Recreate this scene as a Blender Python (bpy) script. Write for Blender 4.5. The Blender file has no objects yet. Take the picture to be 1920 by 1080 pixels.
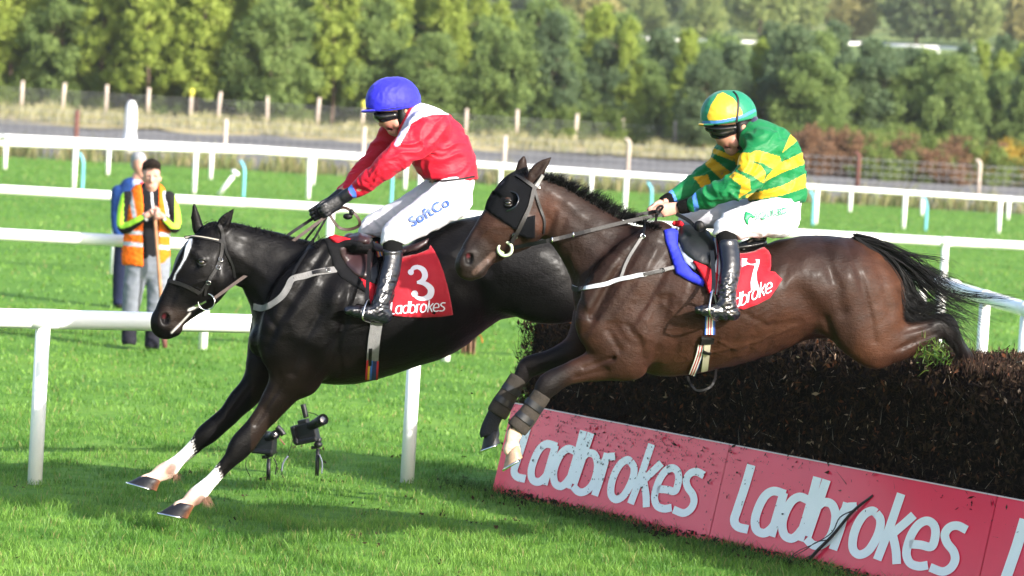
import bpy, math, random
import numpy as np
from mathutils import Vector, Matrix, geometry
from mathutils.bvhtree import BVHTree
rng = np.random.default_rng(7); random.seed(7)
S = bpy.context.scene; COL = S.collection
R_ = math.radians
# ---------------------------------------------------------------- camera, light, exposure
FPX, CAMH = 6200.0, 2.41            # focal length in photo pixels (1920 wide), eye height
ROLL, PITCH = R_(3.43), R_(2.84)
CP = np.array([0, 0, CAMH]); CF = np.array([0, math.cos(PITCH), -math.sin(PITCH)])
_r0 = np.array([1.0, 0, 0]); _u0 = np.array([0, math.sin(PITCH), math.cos(PITCH)])
CR = math.cos(ROLL) * _r0 + math.sin(ROLL) * _u0
CU = -math.sin(ROLL) * _r0 + math.cos(ROLL) * _u0
cam = bpy.data.cameras.new('camera'); camo = bpy.data.objects.new('camera', cam); COL.objects.link(camo)
cam.sensor_width = 36; cam.lens = FPX / 1920 * 36; cam.clip_start = .5; cam.clip_end = 4000
camo.matrix_world = Matrix(((CR[0], CU[0], -CF[0], CP[0]), (CR[1], CU[1], -CF[1], CP[1]), (CR[2], CU[2], -CF[2], CP[2]), (0, 0, 0, 1)))
cam.dof.use_dof = True; cam.dof.focus_distance = 18.2; cam.dof.aperture_fstop = 3.6
S.camera = camo
SUN_EL = R_(27); SUN_H = np.array([.80, -.60])
sdir = np.array([SUN_H[0] * math.cos(SUN_EL), SUN_H[1] * math.cos(SUN_EL), math.sin(SUN_EL)])
W = bpy.data.worlds.new('World'); S.world = W; W.use_nodes = True
nt = W.node_tree; sky = nt.nodes.new('ShaderNodeTexSky'); sky.sky_type = 'NISHITA'; sky.sun_disc = False
sky.sun_elevation = SUN_EL; sky.sun_rotation = math.atan2(SUN_H[0], SUN_H[1])
sky.air_density = 1.0; sky.dust_density = 2.5; sky.ozone_density = 1.0
nt.links.new(sky.outputs[0], nt.nodes['Background'].inputs[0]); nt.nodes['Background'].inputs[1].default_value = .15
sl = bpy.data.lights.new('sun', 'SUN'); sl.energy = 4.3; sl.angle = R_(.6); sl.color = (1, .95, .88)
so = bpy.data.objects.new('sun', sl); COL.objects.link(so); so.location = (20, -20, 30)
so.rotation_euler = Vector(sdir).to_track_quat('Z', 'Y').to_euler()
S.view_settings.view_transform = 'Standard'; S.view_settings.look = 'None'
S.view_settings.exposure = 1.32; S.view_settings.gamma = 1; S.view_settings.use_curve_mapping = False
try:
    S.cycles.use_denoising = True; S.cycles.max_bounces = 6; S.cycles.transparent_max_bounces = 6
except Exception: pass

# ---------------------------------------------------------------- measuring helpers
def P(px, py, d):
    "world point seen at photo pixel (px,py) at camera depth d"
    px = np.asarray(px, float); py = np.asarray(py, float); d = np.asarray(d, float)
    return CP + d[..., None] * (CF + ((px - 960) / FPX)[..., None] * CR + ((540 - py) / FPX)[..., None] * CU)
def proj(q):
    v = np.asarray(q) - CP; d = v @ CF
    return 960 + FPX * (v @ CR) / d, 540 - FPX * (v @ CU) / d, d
def G(px, py, z=0.0):
    v = CF + CR * (px - 960) / FPX + CU * (540 - py) / FPX
    return CP + v * (z - CAMH) / v[2]
_pd = np.array([-50, 40, 60, 80, 100, 113, 138, 150, 165, 195, 260, 330, 420, 500, 600, 900, 1500.])
_pz = np.array([0, 0, .1, .28, .3, .36, 1.25, 1.7, 2.1, 3.0, 6.2, 9.8, 16, 21, 26, 32, 36.])
def zg(x, y):
    x = np.asarray(x, float); y = np.asarray(y, float)
    s = np.clip((y - 150) / 150, 0, 1)
    dp = y - .2 * x * (1 - s)
    return np.interp(dp, _pd, _pz) + .03 * x * s * s * (3 - 2 * s)
def GZ(px, d):
    "ground point at column px and depth d"
    x = 0.0
    p = P(px, 300, d); return np.array([p[0], p[1], float(zg(p[0], p[1]))])
def snoise(p, sc, seed, n=10):
    r = np.random.default_rng(seed); out = 0
    for i in range(n):
        k = r.normal(size=3); k /= np.linalg.norm(k); k = k * (2 * math.pi / sc) * r.uniform(.6, 1.6)
        out = out + np.sin(p @ k + r.uniform(0, 6.28))
    return out / math.sqrt(n)

# ---------------------------------------------------------------- materials
MATS = {}
def mat(name, col=(.5, .5, .5), rough=.6, spec=.4, metal=0, var=0, vs=20, bump=0, bs=60, attr=False, coat=0, coatr=.15, cior=1.5, sheen=0, sss=0, trans=0, dirt=None, stretch=None, bdist=.01, bump2=0, bs2=200):
    m = bpy.data.materials.new(name); m.use_nodes = True; n = m.node_tree; b = n.nodes['Principled BSDF']; L = n.links
    b.inputs['Roughness'].default_value = rough; b.inputs['Specular IOR Level'].default_value = spec
    b.inputs['Metallic'].default_value = metal; b.inputs['Coat Weight'].default_value = coat; b.inputs['Coat Roughness'].default_value = coatr
    b.inputs['Coat IOR'].default_value = cior; b.inputs['Sheen Weight'].default_value = sheen
    if sss: b.inputs['Subsurface Weight'].default_value = sss; b.inputs['Subsurface Radius'].default_value = (.01, .004, .002); b.inputs['Subsurface Scale'].default_value = 1
    tc = n.nodes.new('ShaderNodeTexCoord'); src = tc.outputs['Object']
    if stretch:
        mp = n.nodes.new('ShaderNodeMapping'); mp.inputs['Scale'].default_value = stretch; L.new(src, mp.inputs[0]); src = mp.outputs[0]
    if attr:
        a = n.nodes.new('ShaderNodeVertexColor'); a.layer_name = 'Col'; cs = a.outputs[0]
    else:
        a = n.nodes.new('ShaderNodeRGB'); a.outputs[0].default_value = (*col, 1); cs = a.outputs[0]
    if var:
        t = n.nodes.new('ShaderNodeTexNoise'); t.inputs['Scale'].default_value = vs; t.inputs['Detail'].default_value = 5; L.new(src, t.inputs['Vector'])
        mr = n.nodes.new('ShaderNodeMapRange'); mr.inputs['From Min'].default_value = .3; mr.inputs['From Max'].default_value = .7; mr.inputs['To Min'].default_value = 1 - var; mr.inputs['To Max'].default_value = 1 + var
        L.new(t.outputs[0], mr.inputs[0]); mx = n.nodes.new('ShaderNodeVectorMath'); mx.operation = 'SCALE'; L.new(cs, mx.inputs[0]); L.new(mr.outputs[0], mx.inputs['Scale']); cs = mx.outputs[0]
    if dirt:
        dc, dsc, dth = dirt
        t = n.nodes.new('ShaderNodeTexNoise'); t.inputs['Scale'].default_value = dsc; t.inputs['Detail'].default_value = 6; t.inputs['Roughness'].default_value = .7; L.new(tc.outputs['Object'], t.inputs['Vector'])
        mr = n.nodes.new('ShaderNodeMapRange'); mr.inputs['From Min'].default_value = dth; mr.inputs['From Max'].default_value = dth + .08; L.new(t.outputs[0], mr.inputs[0])
        mx = n.nodes.new('ShaderNodeMix'); mx.data_type = 'RGBA'; L.new(mr.outputs[0], mx.inputs[0]); L.new(cs, mx.inputs[6]); mx.inputs[7].default_value = (*dc, 1); cs = mx.outputs[2]
    L.new(cs, b.inputs['Base Color'])
    nrm = None
    for st, sc in ((bump, bs), (bump2, bs2)):
        if st:
            t = n.nodes.new('ShaderNodeTexNoise'); t.inputs['Scale'].default_value = sc; t.inputs['Detail'].default_value = 4; L.new(src, t.inputs['Vector'])
            bp = n.nodes.new('ShaderNodeBump'); bp.inputs['Strength'].default_value = st; bp.inputs['Distance'].default_value = bdist; L.new(t.outputs[0], bp.inputs['Height'])
            if nrm: L.new(nrm, bp.inputs['Normal'])
            nrm = bp.outputs[0]
    if nrm: L.new(nrm, b.inputs['Normal'])
    if trans:
        tr = n.nodes.new('ShaderNodeBsdfTranslucent'); L.new(cs, tr.inputs[0]); mxs = n.nodes.new('ShaderNodeMixShader'); mxs.inputs[0].default_value = trans
        L.new(b.outputs[0], mxs.inputs[1]); L.new(tr.outputs[0], mxs.inputs[2]); L.new(mxs.outputs[0], n.nodes['Material Output'].inputs[0])
    MATS[name] = m; return m

# ---------------------------------------------------------------- mesh helpers
def wloc(o):
    v = Vector((0, 0, 0))
    while o is not None: v = v + o.location; o = o.parent
    return np.array(v)
def tag(o, label=None, cat=None, group=None, kind=None):
    for k, v in (('label', label), ('category', cat), ('group', group), ('kind', kind)):
        if v: o[k] = v
    return o
def empty(name, loc, label=None, cat=None, group=None):
    o = bpy.data.objects.new(name, None); COL.objects.link(o); o.location = Vector([float(c) for c in loc]); o.empty_display_size = .1
    return tag(o, label, cat, group)
def mk(name, V, Fc, m, parent=None, smooth=False, col=None, loc=None):
    V = np.asarray(V, float).reshape(-1, 3)
    o_loc = np.zeros(3)
    if parent is not None: V = V - wloc(parent)
    elif loc is not None: o_loc = np.array([float(c) for c in loc]); V = V - o_loc
    me = bpy.data.meshes.new(name)
    if isinstance(Fc, np.ndarray):
        nf, k = Fc.shape
        me.vertices.add(len(V)); me.vertices.foreach_set('co', V.astype(np.float32).ravel())
        me.loops.add(nf * k); me.loops.foreach_set('vertex_index', Fc.astype(np.int32).ravel())
        me.polygons.add(nf); me.polygons.foreach_set('loop_start', np.arange(0, nf * k, k, dtype=np.int32)); me.polygons.foreach_set('loop_total', np.full(nf, k, dtype=np.int32))
        me.update(calc_edges=True)
    else:
        me.from_pydata([tuple(v) for v in V], [], [tuple(f) for f in Fc]); me.update()
    if smooth: me.polygons.foreach_set('use_smooth', np.ones(len(me.polygons), dtype=bool))
    if col is not None:
        ca = me.color_attributes.new('Col', 'FLOAT_COLOR', 'POINT'); c4 = np.ones((len(V), 4), np.float32); c4[:, :3] = col; ca.data.foreach_set('color', c4.ravel())
    if m is not None: me.materials.append(m)
    o = bpy.data.objects.new(name, me); COL.objects.link(o)
    if parent is not None: o.parent = parent
    else: o.location = Vector(o_loc)
    return o
class MB:
    def __init__(s): s.V = []; s.F = []; s.n = 0
    def add(s, V, Fc):
        V = np.asarray(V, float).reshape(-1, 3)
        s.F += [tuple(int(i) + s.n for i in f) for f in Fc]; s.V.append(V); s.n += len(V); return s
    def tube(s, pts, rad, sides=8, cap=True, flat=None):
        pts = np.asarray(pts, float); n = len(pts); rad = np.broadcast_to(np.asarray(rad, float), (n,))
        T = np.gradient(pts, axis=0); T /= np.linalg.norm(T, axis=1)[:, None] + 1e-12
        up = np.array([0, 0, 1.]) if abs(T[0][2]) < .9 else np.array([1., 0, 0])
        V = []
        for i in range(n):
            a = np.cross(T[i], up); a /= np.linalg.norm(a) + 1e-12; b = np.cross(a, T[i]); up = b
            f2 = 1 if flat is None else flat
            for k in range(sides):
                t = 2 * math.pi * k / sides; V.append(pts[i] + rad[i] * (math.cos(t) * a + f2 * math.sin(t) * b))
        Fc = []
        for i in range(n - 1):
            for k in range(sides):
                k2 = (k + 1) % sides; Fc.append((i * sides + k, i * sides + k2, (i + 1) * sides + k2, (i + 1) * sides + k))
        if cap: Fc.append(tuple(range(sides - 1, -1, -1))); Fc.append(tuple((n - 1) * sides + k for k in range(sides)))
        return s.add(V, Fc)
    def box(s, c, size, ax=None):
        c = np.asarray(c, float); h = np.asarray(size, float) / 2
        ax = np.eye(3) if ax is None else np.asarray(ax, float)
        V = [c + sx * h[0] * ax[0] + sy * h[1] * ax[1] + sz * h[2] * ax[2] for sx in (-1, 1) for sy in (-1, 1) for sz in (-1, 1)]
        return s.add(V, [(0, 1, 3, 2), (4, 6, 7, 5), (0, 4, 5, 1), (2, 3, 7, 6), (0, 2, 6, 4), (1, 5, 7, 3)])
    def ball(s, c, r, seg=12, rings=8, ax=None):
        c = np.asarray(c, float); r = np.broadcast_to(np.asarray(r, float), (3,)); ax = np.eye(3) if ax is None else np.asarray(ax, float)
        V = []
        for i in range(rings + 1):
            th = math.pi * i / rings
            for k in range(seg):
                ph = 2 * math.pi * k / seg
                q = np.array([math.sin(th) * math.cos(ph), math.sin(th) * math.sin(ph), math.cos(th)]) * r; V.append(c + q @ ax)
        Fc = [(i * seg + k, (i + 1) * seg + k, (i + 1) * seg + (k + 1) % seg, i * seg + (k + 1) % seg) for i in range(rings) for k in range(seg)]
        return s.add(V, Fc)
    def build(s, name, m, parent=None, smooth=True, **kw):
        return mk(name, np.concatenate(s.V), s.F, m, parent, smooth, **kw)
def cr(pts, n=6):
    "Catmull-Rom resampling of rows"
    p = np.asarray(pts, float)
    if len(p) < 3: return np.array([p[0] + (p[-1] - p[0]) * t for t in np.linspace(0, 1, n + 1)])
    q = np.vstack([2 * p[0] - p[1], p, 2 * p[-1] - p[-2]]); out = []
    for i in range(1, len(q) - 2):
        for t in np.linspace(0, 1, n, endpoint=False):
            a, b, c, d = q[i - 1], q[i], q[i + 1], q[i + 2]
            out.append(.5 * (2 * b + (c - a) * t + (2 * a - 5 * b + 4 * c - d) * t * t + (3 * b - a - 3 * c + d) * t ** 3))
    out.append(p[-1]); return np.array(out)
# ---------------------------------------------------------------- ground
def ground_mat(name, c1, c2, c3, sc=.5, rough=.9, bump=.6, bs=8):
    m = bpy.data.materials.new(name); m.use_nodes = True; n = m.node_tree; L = n.links; b = n.nodes['Principled BSDF']
    b.inputs['Roughness'].default_value = rough; b.inputs['Specular IOR Level'].default_value = .15
    tc = n.nodes.new('ShaderNodeTexCoord')
    t1 = n.nodes.new('ShaderNodeTexNoise'); t1.inputs['Scale'].default_value = sc; t1.inputs['Detail'].default_value = 8; L.new(tc.outputs['Object'], t1.inputs[0])
    t2 = n.nodes.new('ShaderNodeTexNoise'); t2.inputs['Scale'].default_value = sc * 14; t2.inputs['Detail'].default_value = 6; L.new(tc.outputs['Object'], t2.inputs[0])
    r = n.nodes.new('ShaderNodeValToRGB'); r.color_ramp.elements[0].color = (*c1, 1); r.color_ramp.elements[1].color = (*c3, 1)
    r.color_ramp.elements[0].position = .3; r.color_ramp.elements[1].position = .72
    e = r.color_ramp.elements.new(.5); e.color = (*c2, 1)
    ad = n.nodes.new('ShaderNodeMath'); ad.operation = 'ADD'; L.new(t1.outputs[0], ad.inputs[0])
    sb = n.nodes.new('ShaderNodeMath'); sb.operation = 'MULTIPLY_ADD'; sb.inputs[1].default_value = .7; sb.inputs[2].default_value = -.35; L.new(t2.outputs[0], sb.inputs[0]); L.new(sb.outputs[0], ad.inputs[1])
    L.new(ad.outputs[0], r.inputs[0]); L.new(r.outputs[0], b.inputs['Base Color'])
    bp = n.nodes.new('ShaderNodeBump'); bp.inputs['Strength'].default_value = bump; bp.inputs['Distance'].default_value = .05
    t3 = n.nodes.new('ShaderNodeTexNoise'); t3.inputs['Scale'].default_value = bs; t3.inputs['Detail'].default_value = 5; L.new(tc.outputs['Object'], t3.inputs[0])
    L.new(t3.outputs[0], bp.inputs['Height']); L.new(bp.outputs[0], b.inputs['Normal'])
    return m
def strip(name, d0, d1, nd, xs, m, wob=(0, 0), amp=0.0, dz=0.0):
    ds = np.linspace(d0, d1, nd)
    X, D = np.meshgrid(xs, ds)
    f = np.zeros_like(D); f[0] = wob[0]; f[-1] = wob[1]
    D = D + f * (snoise(np.stack([X, D * 0, D * 0], -1), 3.0, 3) + .6 * snoise(np.stack([X, D * 0, D * 0], -1), .8, 4))
    s = np.clip((D - 150) / 150, 0, 1)
    Y = D + .2 * X * (1 - s)
    Z = zg(X, Y) + dz
    if amp: Z = Z + amp * snoise(np.stack([X, Y, 0 * X], -1), 6.0, 9)
    nx = len(xs); i = np.arange((nd - 1) * nx).reshape(nd - 1, nx)[:, :-1].ravel()
    Fc = np.stack([i, i + 1, i + nx + 1, i + nx], 1)
    return tag(mk(name, np.stack([X, Y, Z], -1), Fc, m, None, True), kind='structure')
TURF = ground_mat('turf_soil', (.06, .15, .018), (.085, .19, .022), (.12, .23, .032), .6)
strip('turf', -30, 113, 70, np.linspace(-70, 70, 90), TURF, wob=(0, .5))
strip('gravel_track', 111, 141, 30, np.linspace(-70, 70, 240), ground_mat('grey_gravel', (.085, .083, .084), (.12, .116, .116), (.165, .16, .155), .25, bs=3), wob=(0, 0), dz=.004)
strip('grass_bank', 138, 153, 20, np.linspace(-70, 70, 280), ground_mat('dry_grass', (.22, .2, .09), (.32, .27, .14), (.40, .33, .19), .4), wob=(.9, 0), amp=.05, dz=.03)
strip('woodland_floor', 151, 262, 40, np.linspace(-110, 110, 100), ground_mat('woodland_soil', (.06, .08, .03), (.1, .13, .045), (.17, .16, .07), .3), wob=(.6, 0), amp=.12, dz=.04)
strip('hillside', 260, 1500, 60, np.linspace(-600, 600, 120), ground_mat('hill_grass', (.10, .15, .05), (.15, .2, .06), (.24, .24, .09), .05), dz=.05)

# ---------------------------------------------------------------- grass
def blades(x, y, h, w, c, lean=.5):
    n = len(x); z = zg(x, y)
    a = rng.uniform(0, 2 * math.pi, n); b = rng.uniform(0, 2 * math.pi, n)
    dx, dy = np.cos(a), np.sin(a); lx, ly = np.cos(b) * lean * h, np.sin(b) * lean * h
    base = np.stack([x, y, z - .005], 1); side = np.stack([dx, dy, 0 * dx], 1) * (w / 2)[:, None]
    mid = base + np.stack([lx * .3, ly * .3, h * .55], 1); tip = base + np.stack([lx, ly, h * rng.uniform(.75, 1, n)], 1)
    V = np.stack([base - side, base + side, mid + side * .8, mid - side * .8, tip], 1)
    cc = np.stack([c * .7, c * .7, c, c, c * 1.15], 1)
    i = np.arange(n) * 5
    T = np.stack([np.stack([i, i + 1, i + 2], 1), np.stack([i, i + 2, i + 3], 1), np.stack([i + 3, i + 2, i + 4], 1)], 1)
    return V.reshape(-1, 3), T.reshape(-1, 3), cc.reshape(-1, 3)
def gcol(x, y, n):
    p = np.stack([x, y, 0 * x], 1)
    t = np.clip(.5 + .32 * snoise(p, 1.1, 21) + .22 * snoise(p, .3, 22) + rng.normal(0, .22, n), 0, 1)[:, None]
    c = (1 - t) * np.array([.06, .17, .02]) + t * np.array([.185, .345, .055])
    dry = (rng.random(n) < .05)[:, None]
    return np.where(dry, np.array([.3, .27, .1]), c)
GV = []; GT = []; GC = []; gn = 0
def grass_zone(d0, d1, dens, h0, h1, w0, w1, margin=1.25, clump=.6):
    global gn
    N = int(dens * (d1 - d0) * (d0 + d1) / 2 * 1920 / FPX * margin)
    d = np.sqrt(rng.uniform(d0 * d0, d1 * d1, N)); x = rng.uniform(-.5, .5, N) * 1920 / FPX * d * margin
    p = np.stack([x, d, 0 * x], 1)
    cl = snoise(p, .55, 31) + .7 * snoise(p, .2, 32)
    keep = rng.random(N) < np.clip(.72 + clump * .6 * cl, .12, 1); x, d, cl = x[keep], d[keep], cl[keep]
    n = len(x); h = rng.uniform(h0, h1, n) * np.clip(1 + .28 * cl, .5, 1.7)
    V, T, c = blades(x, d, h, rng.uniform(w0, w1, n), gcol(x, d, n))
    GV.append(V); GT.append(T + gn); GC.append(c); gn += len(V)
grass_zone(15.8, 19.5, 4700, .03, .07, .0024, .0042)
grass_zone(19.5, 25, 2300, .024, .056, .003, .0052)
grass_zone(25, 38, 560, .025, .055, .006, .0095)
grass_zone(38, 112, 62, .03, .07, .014, .022)
gm = mat('grass_blade', rough=.5, spec=.3, attr=True, trans=.35)
tag(mk('grass', np.concatenate(GV), np.concatenate(GT), gm, None, False, np.concatenate(GC)), 'short green turf grass covering the racecourse', 'grass', kind='stuff')
GV = GT = GC = None

# tall weeds along the track edge and dry grass on the bank
def tufts(name, label, N, dfun, h0, h1, w0, w1, cols, xr):
    x = rng.uniform(-xr, xr, N); dpr = dfun(x, N); y = dpr + .2 * x
    cl = snoise(np.stack([x, y, 0 * x], 1), 2.2, 41); k = rng.random(N) < np.clip(.45 + .45 * cl, .05, 1); x, y, cl = x[k], y[k], cl[k]; n = len(x)
    t = rng.random((n, 1)); c = cols[0] * (1 - t) + cols[1] * t
    V, T, cc = blades(x, y, rng.uniform(h0, h1, n) * np.clip(1 + .4 * cl, .4, 1.6), rng.uniform(w0, w1, n), c, .45)
    tag(mk(name, V, T, gm, None, False, cc), label, 'grass', kind='stuff')
tufts('verge_weeds', 'rough tan and green weeds along the grey track edge', 9000, lambda x, n: 112 + rng.normal(0, 1.2, n), .2, .7, .04, .08, (np.array([.12, .17, .04]), np.array([.34, .28, .14])), 22)
tufts('dry_grass', 'pale dry grass on the bank below the trees', 26000, lambda x, n: rng.uniform(139.5, 152, n), .2, .5, .04, .07, (np.array([.24, .25, .11]), np.array([.42, .38, .22])), 30)

# ---------------------------------------------------------------- running rails
WP = mat('white_plastic', (.86, .86, .85), .35, .5, var=.02, vs=3, dirt=((.5, .52, .42), 14, .66))
def rail_run(name, pts, label, h, r, posts, pr, group=None, hb=None, m=None, cat='rail fence'):
    m = m or WP
    c = pts[len(pts) // 2]; e = empty(name, (c[0], c[1], float(zg(c[0], c[1]))), label, cat, group)
    q = np.array([[p[0], p[1], zg(p[0], p[1]) + (p[2] if len(p) > 2 else h)] for p in pts])
    for i in range(len(q) - 1):
        a, b = q[i], q[i + 1]; L = np.linalg.norm(b - a); n = max(1, round(L / 5))
        for k in range(n):
            s0 = a + (b - a) * k / n; s1 = a + (b - a) * (k + 1) / n - (b - a) / L * (.004 if (k < n - 1 or i < len(q) - 2) else 0)
            mb = MB(); T = (b - a) / L
            mb.tube([s0, s0 + T * .01, s1 - T * .01, s1], [r * .97, r, r, r * .97], 14); mb.build('rail', m, e)
    for p in posts:
        zz = float(zg(p[0], p[1])); top = np.array([p[0] + (p[3] if len(p) > 3 else 0), p[1] + (p[4] if len(p) > 4 else 0), zz + p[2] - r * .6])
        mb = MB(); mb.tube([(p[0], p[1], zz - .15), top], [pr, pr], 12)
        po = mb.build('post', m, e)
        k = int(np.argmin([np.linalg.norm((q[i] + q[i + 1]) / 2 - top) for i in range(len(q) - 1)])); T = (q[k + 1] - q[k]) / np.linalg.norm(q[k + 1] - q[k]); ce = q[k] + T * ((top - q[k]) @ T)
        mb = MB(); mb.tube([ce - T * .09, ce + T * .09], [r * 1.045, r * 1.045], 14); mb.build('bracket', m, e)
    return e
def lerp(a, b, t): return np.asarray(a) + (np.asarray(b) - np.asarray(a)) * t
# nearest rail (left of the fence)
A0, A1 = G(65, 908)[:2], G(763, 905)[:2]
fp = [lerp(A0, A1, t) for t in (-1, 0, 1)]
end = lerp(A0, A1, 1.145)
rail_run('running_rail', [lerp(A0, A1, -1.3), A0, end], 'nearest white running rail, behind the landing black horse', 1.03, .061, [(p[0], p[1], 1.03) for p in fp], .046)
# second rail
B0 = np.array([-3.02, 32.65]); bd = np.array([2.4, .35])
pl = [B0 + bd * k for k in range(-3, 4)]
rail_run("running_rail", [B0 - bd * 4, B0 + bd * 3.05], 'white running rail just behind the steward in the orange vest', 1.03, .061, [(p[0], p[1], 1.03) for p in pl], .045)
# third rail
C0 = np.array([-5.46, 45.2]); cd = np.array([2.9, .5])
rail_run('running_rail', [C0 - cd * 3, C0 + cd * 6], 'white running rail behind the man in the blue suit', 1.07, .066, [(p[0], p[1], 1.07) for p in (C0 + cd * k for k in range(-3, 7))], .05)
# sloping wing rail right of the fence
wq = [P(1640, 504, 34.2), P(1745, 527, 33.0), P(1930, 582, 29.2), P(2100, 640, 26.6)]
wl = [(p[0], p[1], p[2]) for p in wq]
wp = []
for px, d in ((1768, 32.6), (1853, 31.0), (1925, 29.4)):
    t = np.interp(px, [1640, 1745, 1930, 2100], [0, 1, 2, 3]); k = int(t); q = lerp(wq[k], wq[k + 1], t - k)
    wp.append((q[0], q[1], q[2] - .02))
rail_run('running_rail', wl, 'white wing rail sloping down behind the bay horse tail', 1.2, .066, wp, .05)
# the two far rails that run together
D = [P(142, 262, 70), P(1876, 366, 76)]
bx = [142, 368, 582, 790, 985, 1175, 1360, 1533, 1698, 1876]
RX = [-90, 0, 480, 960, 1510, 1900, 2060]
def rail_pt(px, ys, d0, d1):
    q = P(px, np.interp(px, RX, ys), np.interp(px, [0, 1900], [d0, d1])); return (q[0], q[1], q[2] - float(zg(q[0], q[1])))
YA = [266, 269, 284, 314, 350, 374, 384]; YB = [253, 256, 278, 311, 348.5, 373, 383]
fa = [rail_pt(px, YA, 77, 88) for px in [-90] + bx + [2060]]
rail_run('running_rail', [rail_pt(px, YA, 77, 88) for px in RX], 'far white running rail, nearer of the close pair beside the track', 1.06, .063, fa, .055, 'far rails beside the track')
bx2 = [12, 205, 398, 590, 762, 940, 1110, 1280, 1440, 1596, 1731, 1892]
fb = [rail_pt(px, YB, 92, 105) for px in [-85] + bx2 + [2050]]
rail_run('running_rail', [rail_pt(px, YB, 92, 105) for px in RX], 'far white running rail, farther of the close pair beside the track', 1.04, .063, fb, .055, 'far rails beside the track')
CY = mat('blue_stake', (.16, .5, .62), .5)
for px, py, d, lab in ((157, 350, 76, 'pale blue bent stake beside the rail, leftmost'), (460, 362, 78, 'pale blue stake behind the rail right of the steward'), (738, 372, 79.5, 'pale blue stake under the red jockey outstretched arm'), (1226, 350, 82, 'pale blue stake behind the green jockey far arm'), (1531, 410, 84, 'pale blue stake touching the green jockey back'), (1744, 430, 85, 'pale blue stake above the bay horse tail')):
    b = GZ(px, d); mb = MB()
    mb.tube(cr([b, b + (0, 0, .45), b + (-.02, 0, .72), b + (-.12, .05, .88)], 5), .034, 8)
    tag(mb.build('blue_stake', CY, None, loc=b), lab, 'stake', 'pale blue stakes by the far rails')
b = GZ(413, 79); e = empty('fallen_post', b, 'short white post leaning over with a flared cap', 'post')
mb = MB(); q = b + (.35, 0, .52); mb.tube([b, q], [.05, .05], 10); mb.build('shaft', WP, e)
mb = MB(); ax = (q - b) / np.linalg.norm(q - b); mb.tube([q, q + ax * .03, q + ax * .1], [.06, .11, .09], 12); mb.build('cap', WP, e)
# blurred white marker beyond the track
b = GZ(241, 116); e = empty('marker_post', b, 'tall white rounded marker standing behind the far rail', 'marker')
mb = MB(); hh = [0, .35, .56, .76, .86, 1.1, 1.45, 1.7, 1.82, 1.86]; rr = [.28, .27, .24, .2, .21, .21, .2, .17, .11, .01]
mb.tube([b + (0, 0, z) for z in hh], rr, 14); mb.build('body', mat('marker_white', (.8, .8, .82), .5, sheen=.2), e)
mb = MB(); mb.box(b + (0, -.18, .33), (.06, .02, .12)); mb.build('slot', mat('dark_slot', (.05, .05, .06)), e)

# ---------------------------------------------------------------- wire fences
WW = mat('weathered_wood', (.5, .42, .36), .9, .2, var=.25, vs=8); RW = mat('rusty_post', (.12, .045, .035), .8, var=.3, vs=10); WIRE = mat('wire', (.3, .31, .33), .5, metal=.3)
YL = mat('yellow_post_wrap', (.5, .48, .06), .6)
e = empty('stock_fence', GZ(700, 149), 'wire fence on pale wooden posts at the foot of the trees', 'fence')
tops = []
for i, px in enumerate([-40, 35, 112, 193, 272, 352, 403, 497, 590, 675, 770, 870, 965, 1075, 1166, 1264, 1360, 1440, 1518, 1600, 1690, 1790, 1890, 1980]):
    b = GZ(px, 148.5 + (px - 500) * .005); h = 1.2 + .14 * rng.random(); l = rng.normal(0, .05, 2)
    mb = MB(); mb.tube([b - (0, 0, .2), b + (l[0] * .5, l[1], h * .5), b + (l[0], l[1], h)], [.08, .075, .07], 8); mb.build('post', WW, e)
    if px in (352, 675):
        mb = MB(); mb.tube([b + (l[0] * .8, l[1], h * .78), b + (l[0], l[1], h + .06)], [.11, .12], 8); mb.build('post_cap', YL, e)
    tops.append(b)
for k in range(5):
    mb = MB(); mb.tube([t + (0, -.08, .2 + .18 * k) for t in tops], .009, 4); mb.build('wire', WIRE, e)
e = empty('mesh_fence', GZ(1178, 115), 'wire mesh fence with dark posts along the grey track', 'fence')
tops = []; px0 = [-140, 140, 420, 680, 945, 1178, 1400, 1610, 1838, 2060]
for i, px in enumerate(px0):
    b = GZ(px, 113.5 + (px - 140) * .0035); dark = px in (140, 1610); h = 1.5
    mb = MB(); pts = [b - (0, 0, .2), b + (0, 0, h)]
    if px > 1000: pts += [b + (-.05, 0, h + .08), b + (-.16, 0, h + .12)]
    mb.tube(pts, .07 if not dark else .085, 8); mb.build('post', RW if dark else WW, e); tops.append(b)
for k in range(6):
    mb = MB(); mb.tube([t + (0, -.06, .12 + .26 * k) for t in tops], .008, 4); mb.build('wire', WIRE, e)
mb = MB()
for a, b in zip(tops[:-1], tops[1:]):
    n = int(np.linalg.norm(b - a) / .3)
    for k in range(n): q = lerp(a, b, k / n); mb.tube([q + (0, -.055, .1), q + (0, -.055, 1.45)], .006, 3, False)
tag(mb.build('mesh', WIRE, e), kind='stuff')
# far white rail on the hillside
e = None; HP = []
for px, py in [(-60, 42), (100, 46), (300, 50), (560, 55), (820, 60), (1060, 67), (1300, 76), (1480, 82), (1620, 82), (1760, 90), (1990, 100)]:
    best = None
    for d in np.linspace(225, 420, 400):
        q = P(px, py, d); g = q[2] - zg(q[0], q[1])
        if best is None or abs(g - 1.2) < best[0]: best = (abs(g - 1.2), q)
    HP.append(best[1])
e = empty('hillside_rail', HP[5], 'distant white rail with closely set posts crossing the wooded hill', 'rail fence')
for a, b in zip(HP[:-1], HP[1:]):
    mb = MB(); mb.tube([a, b], .16, 8); mb.build('rail', WP, e)
    n = max(2, int(np.linalg.norm(b - a) / 2.2))
    for k in range(n):
        q = lerp(a, b, k / n); mb = MB(); mb.tube([(q[0], q[1], float(zg(q[0], q[1])) - .3), q], .09, 6); mb.build('post', WP, e)
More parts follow.
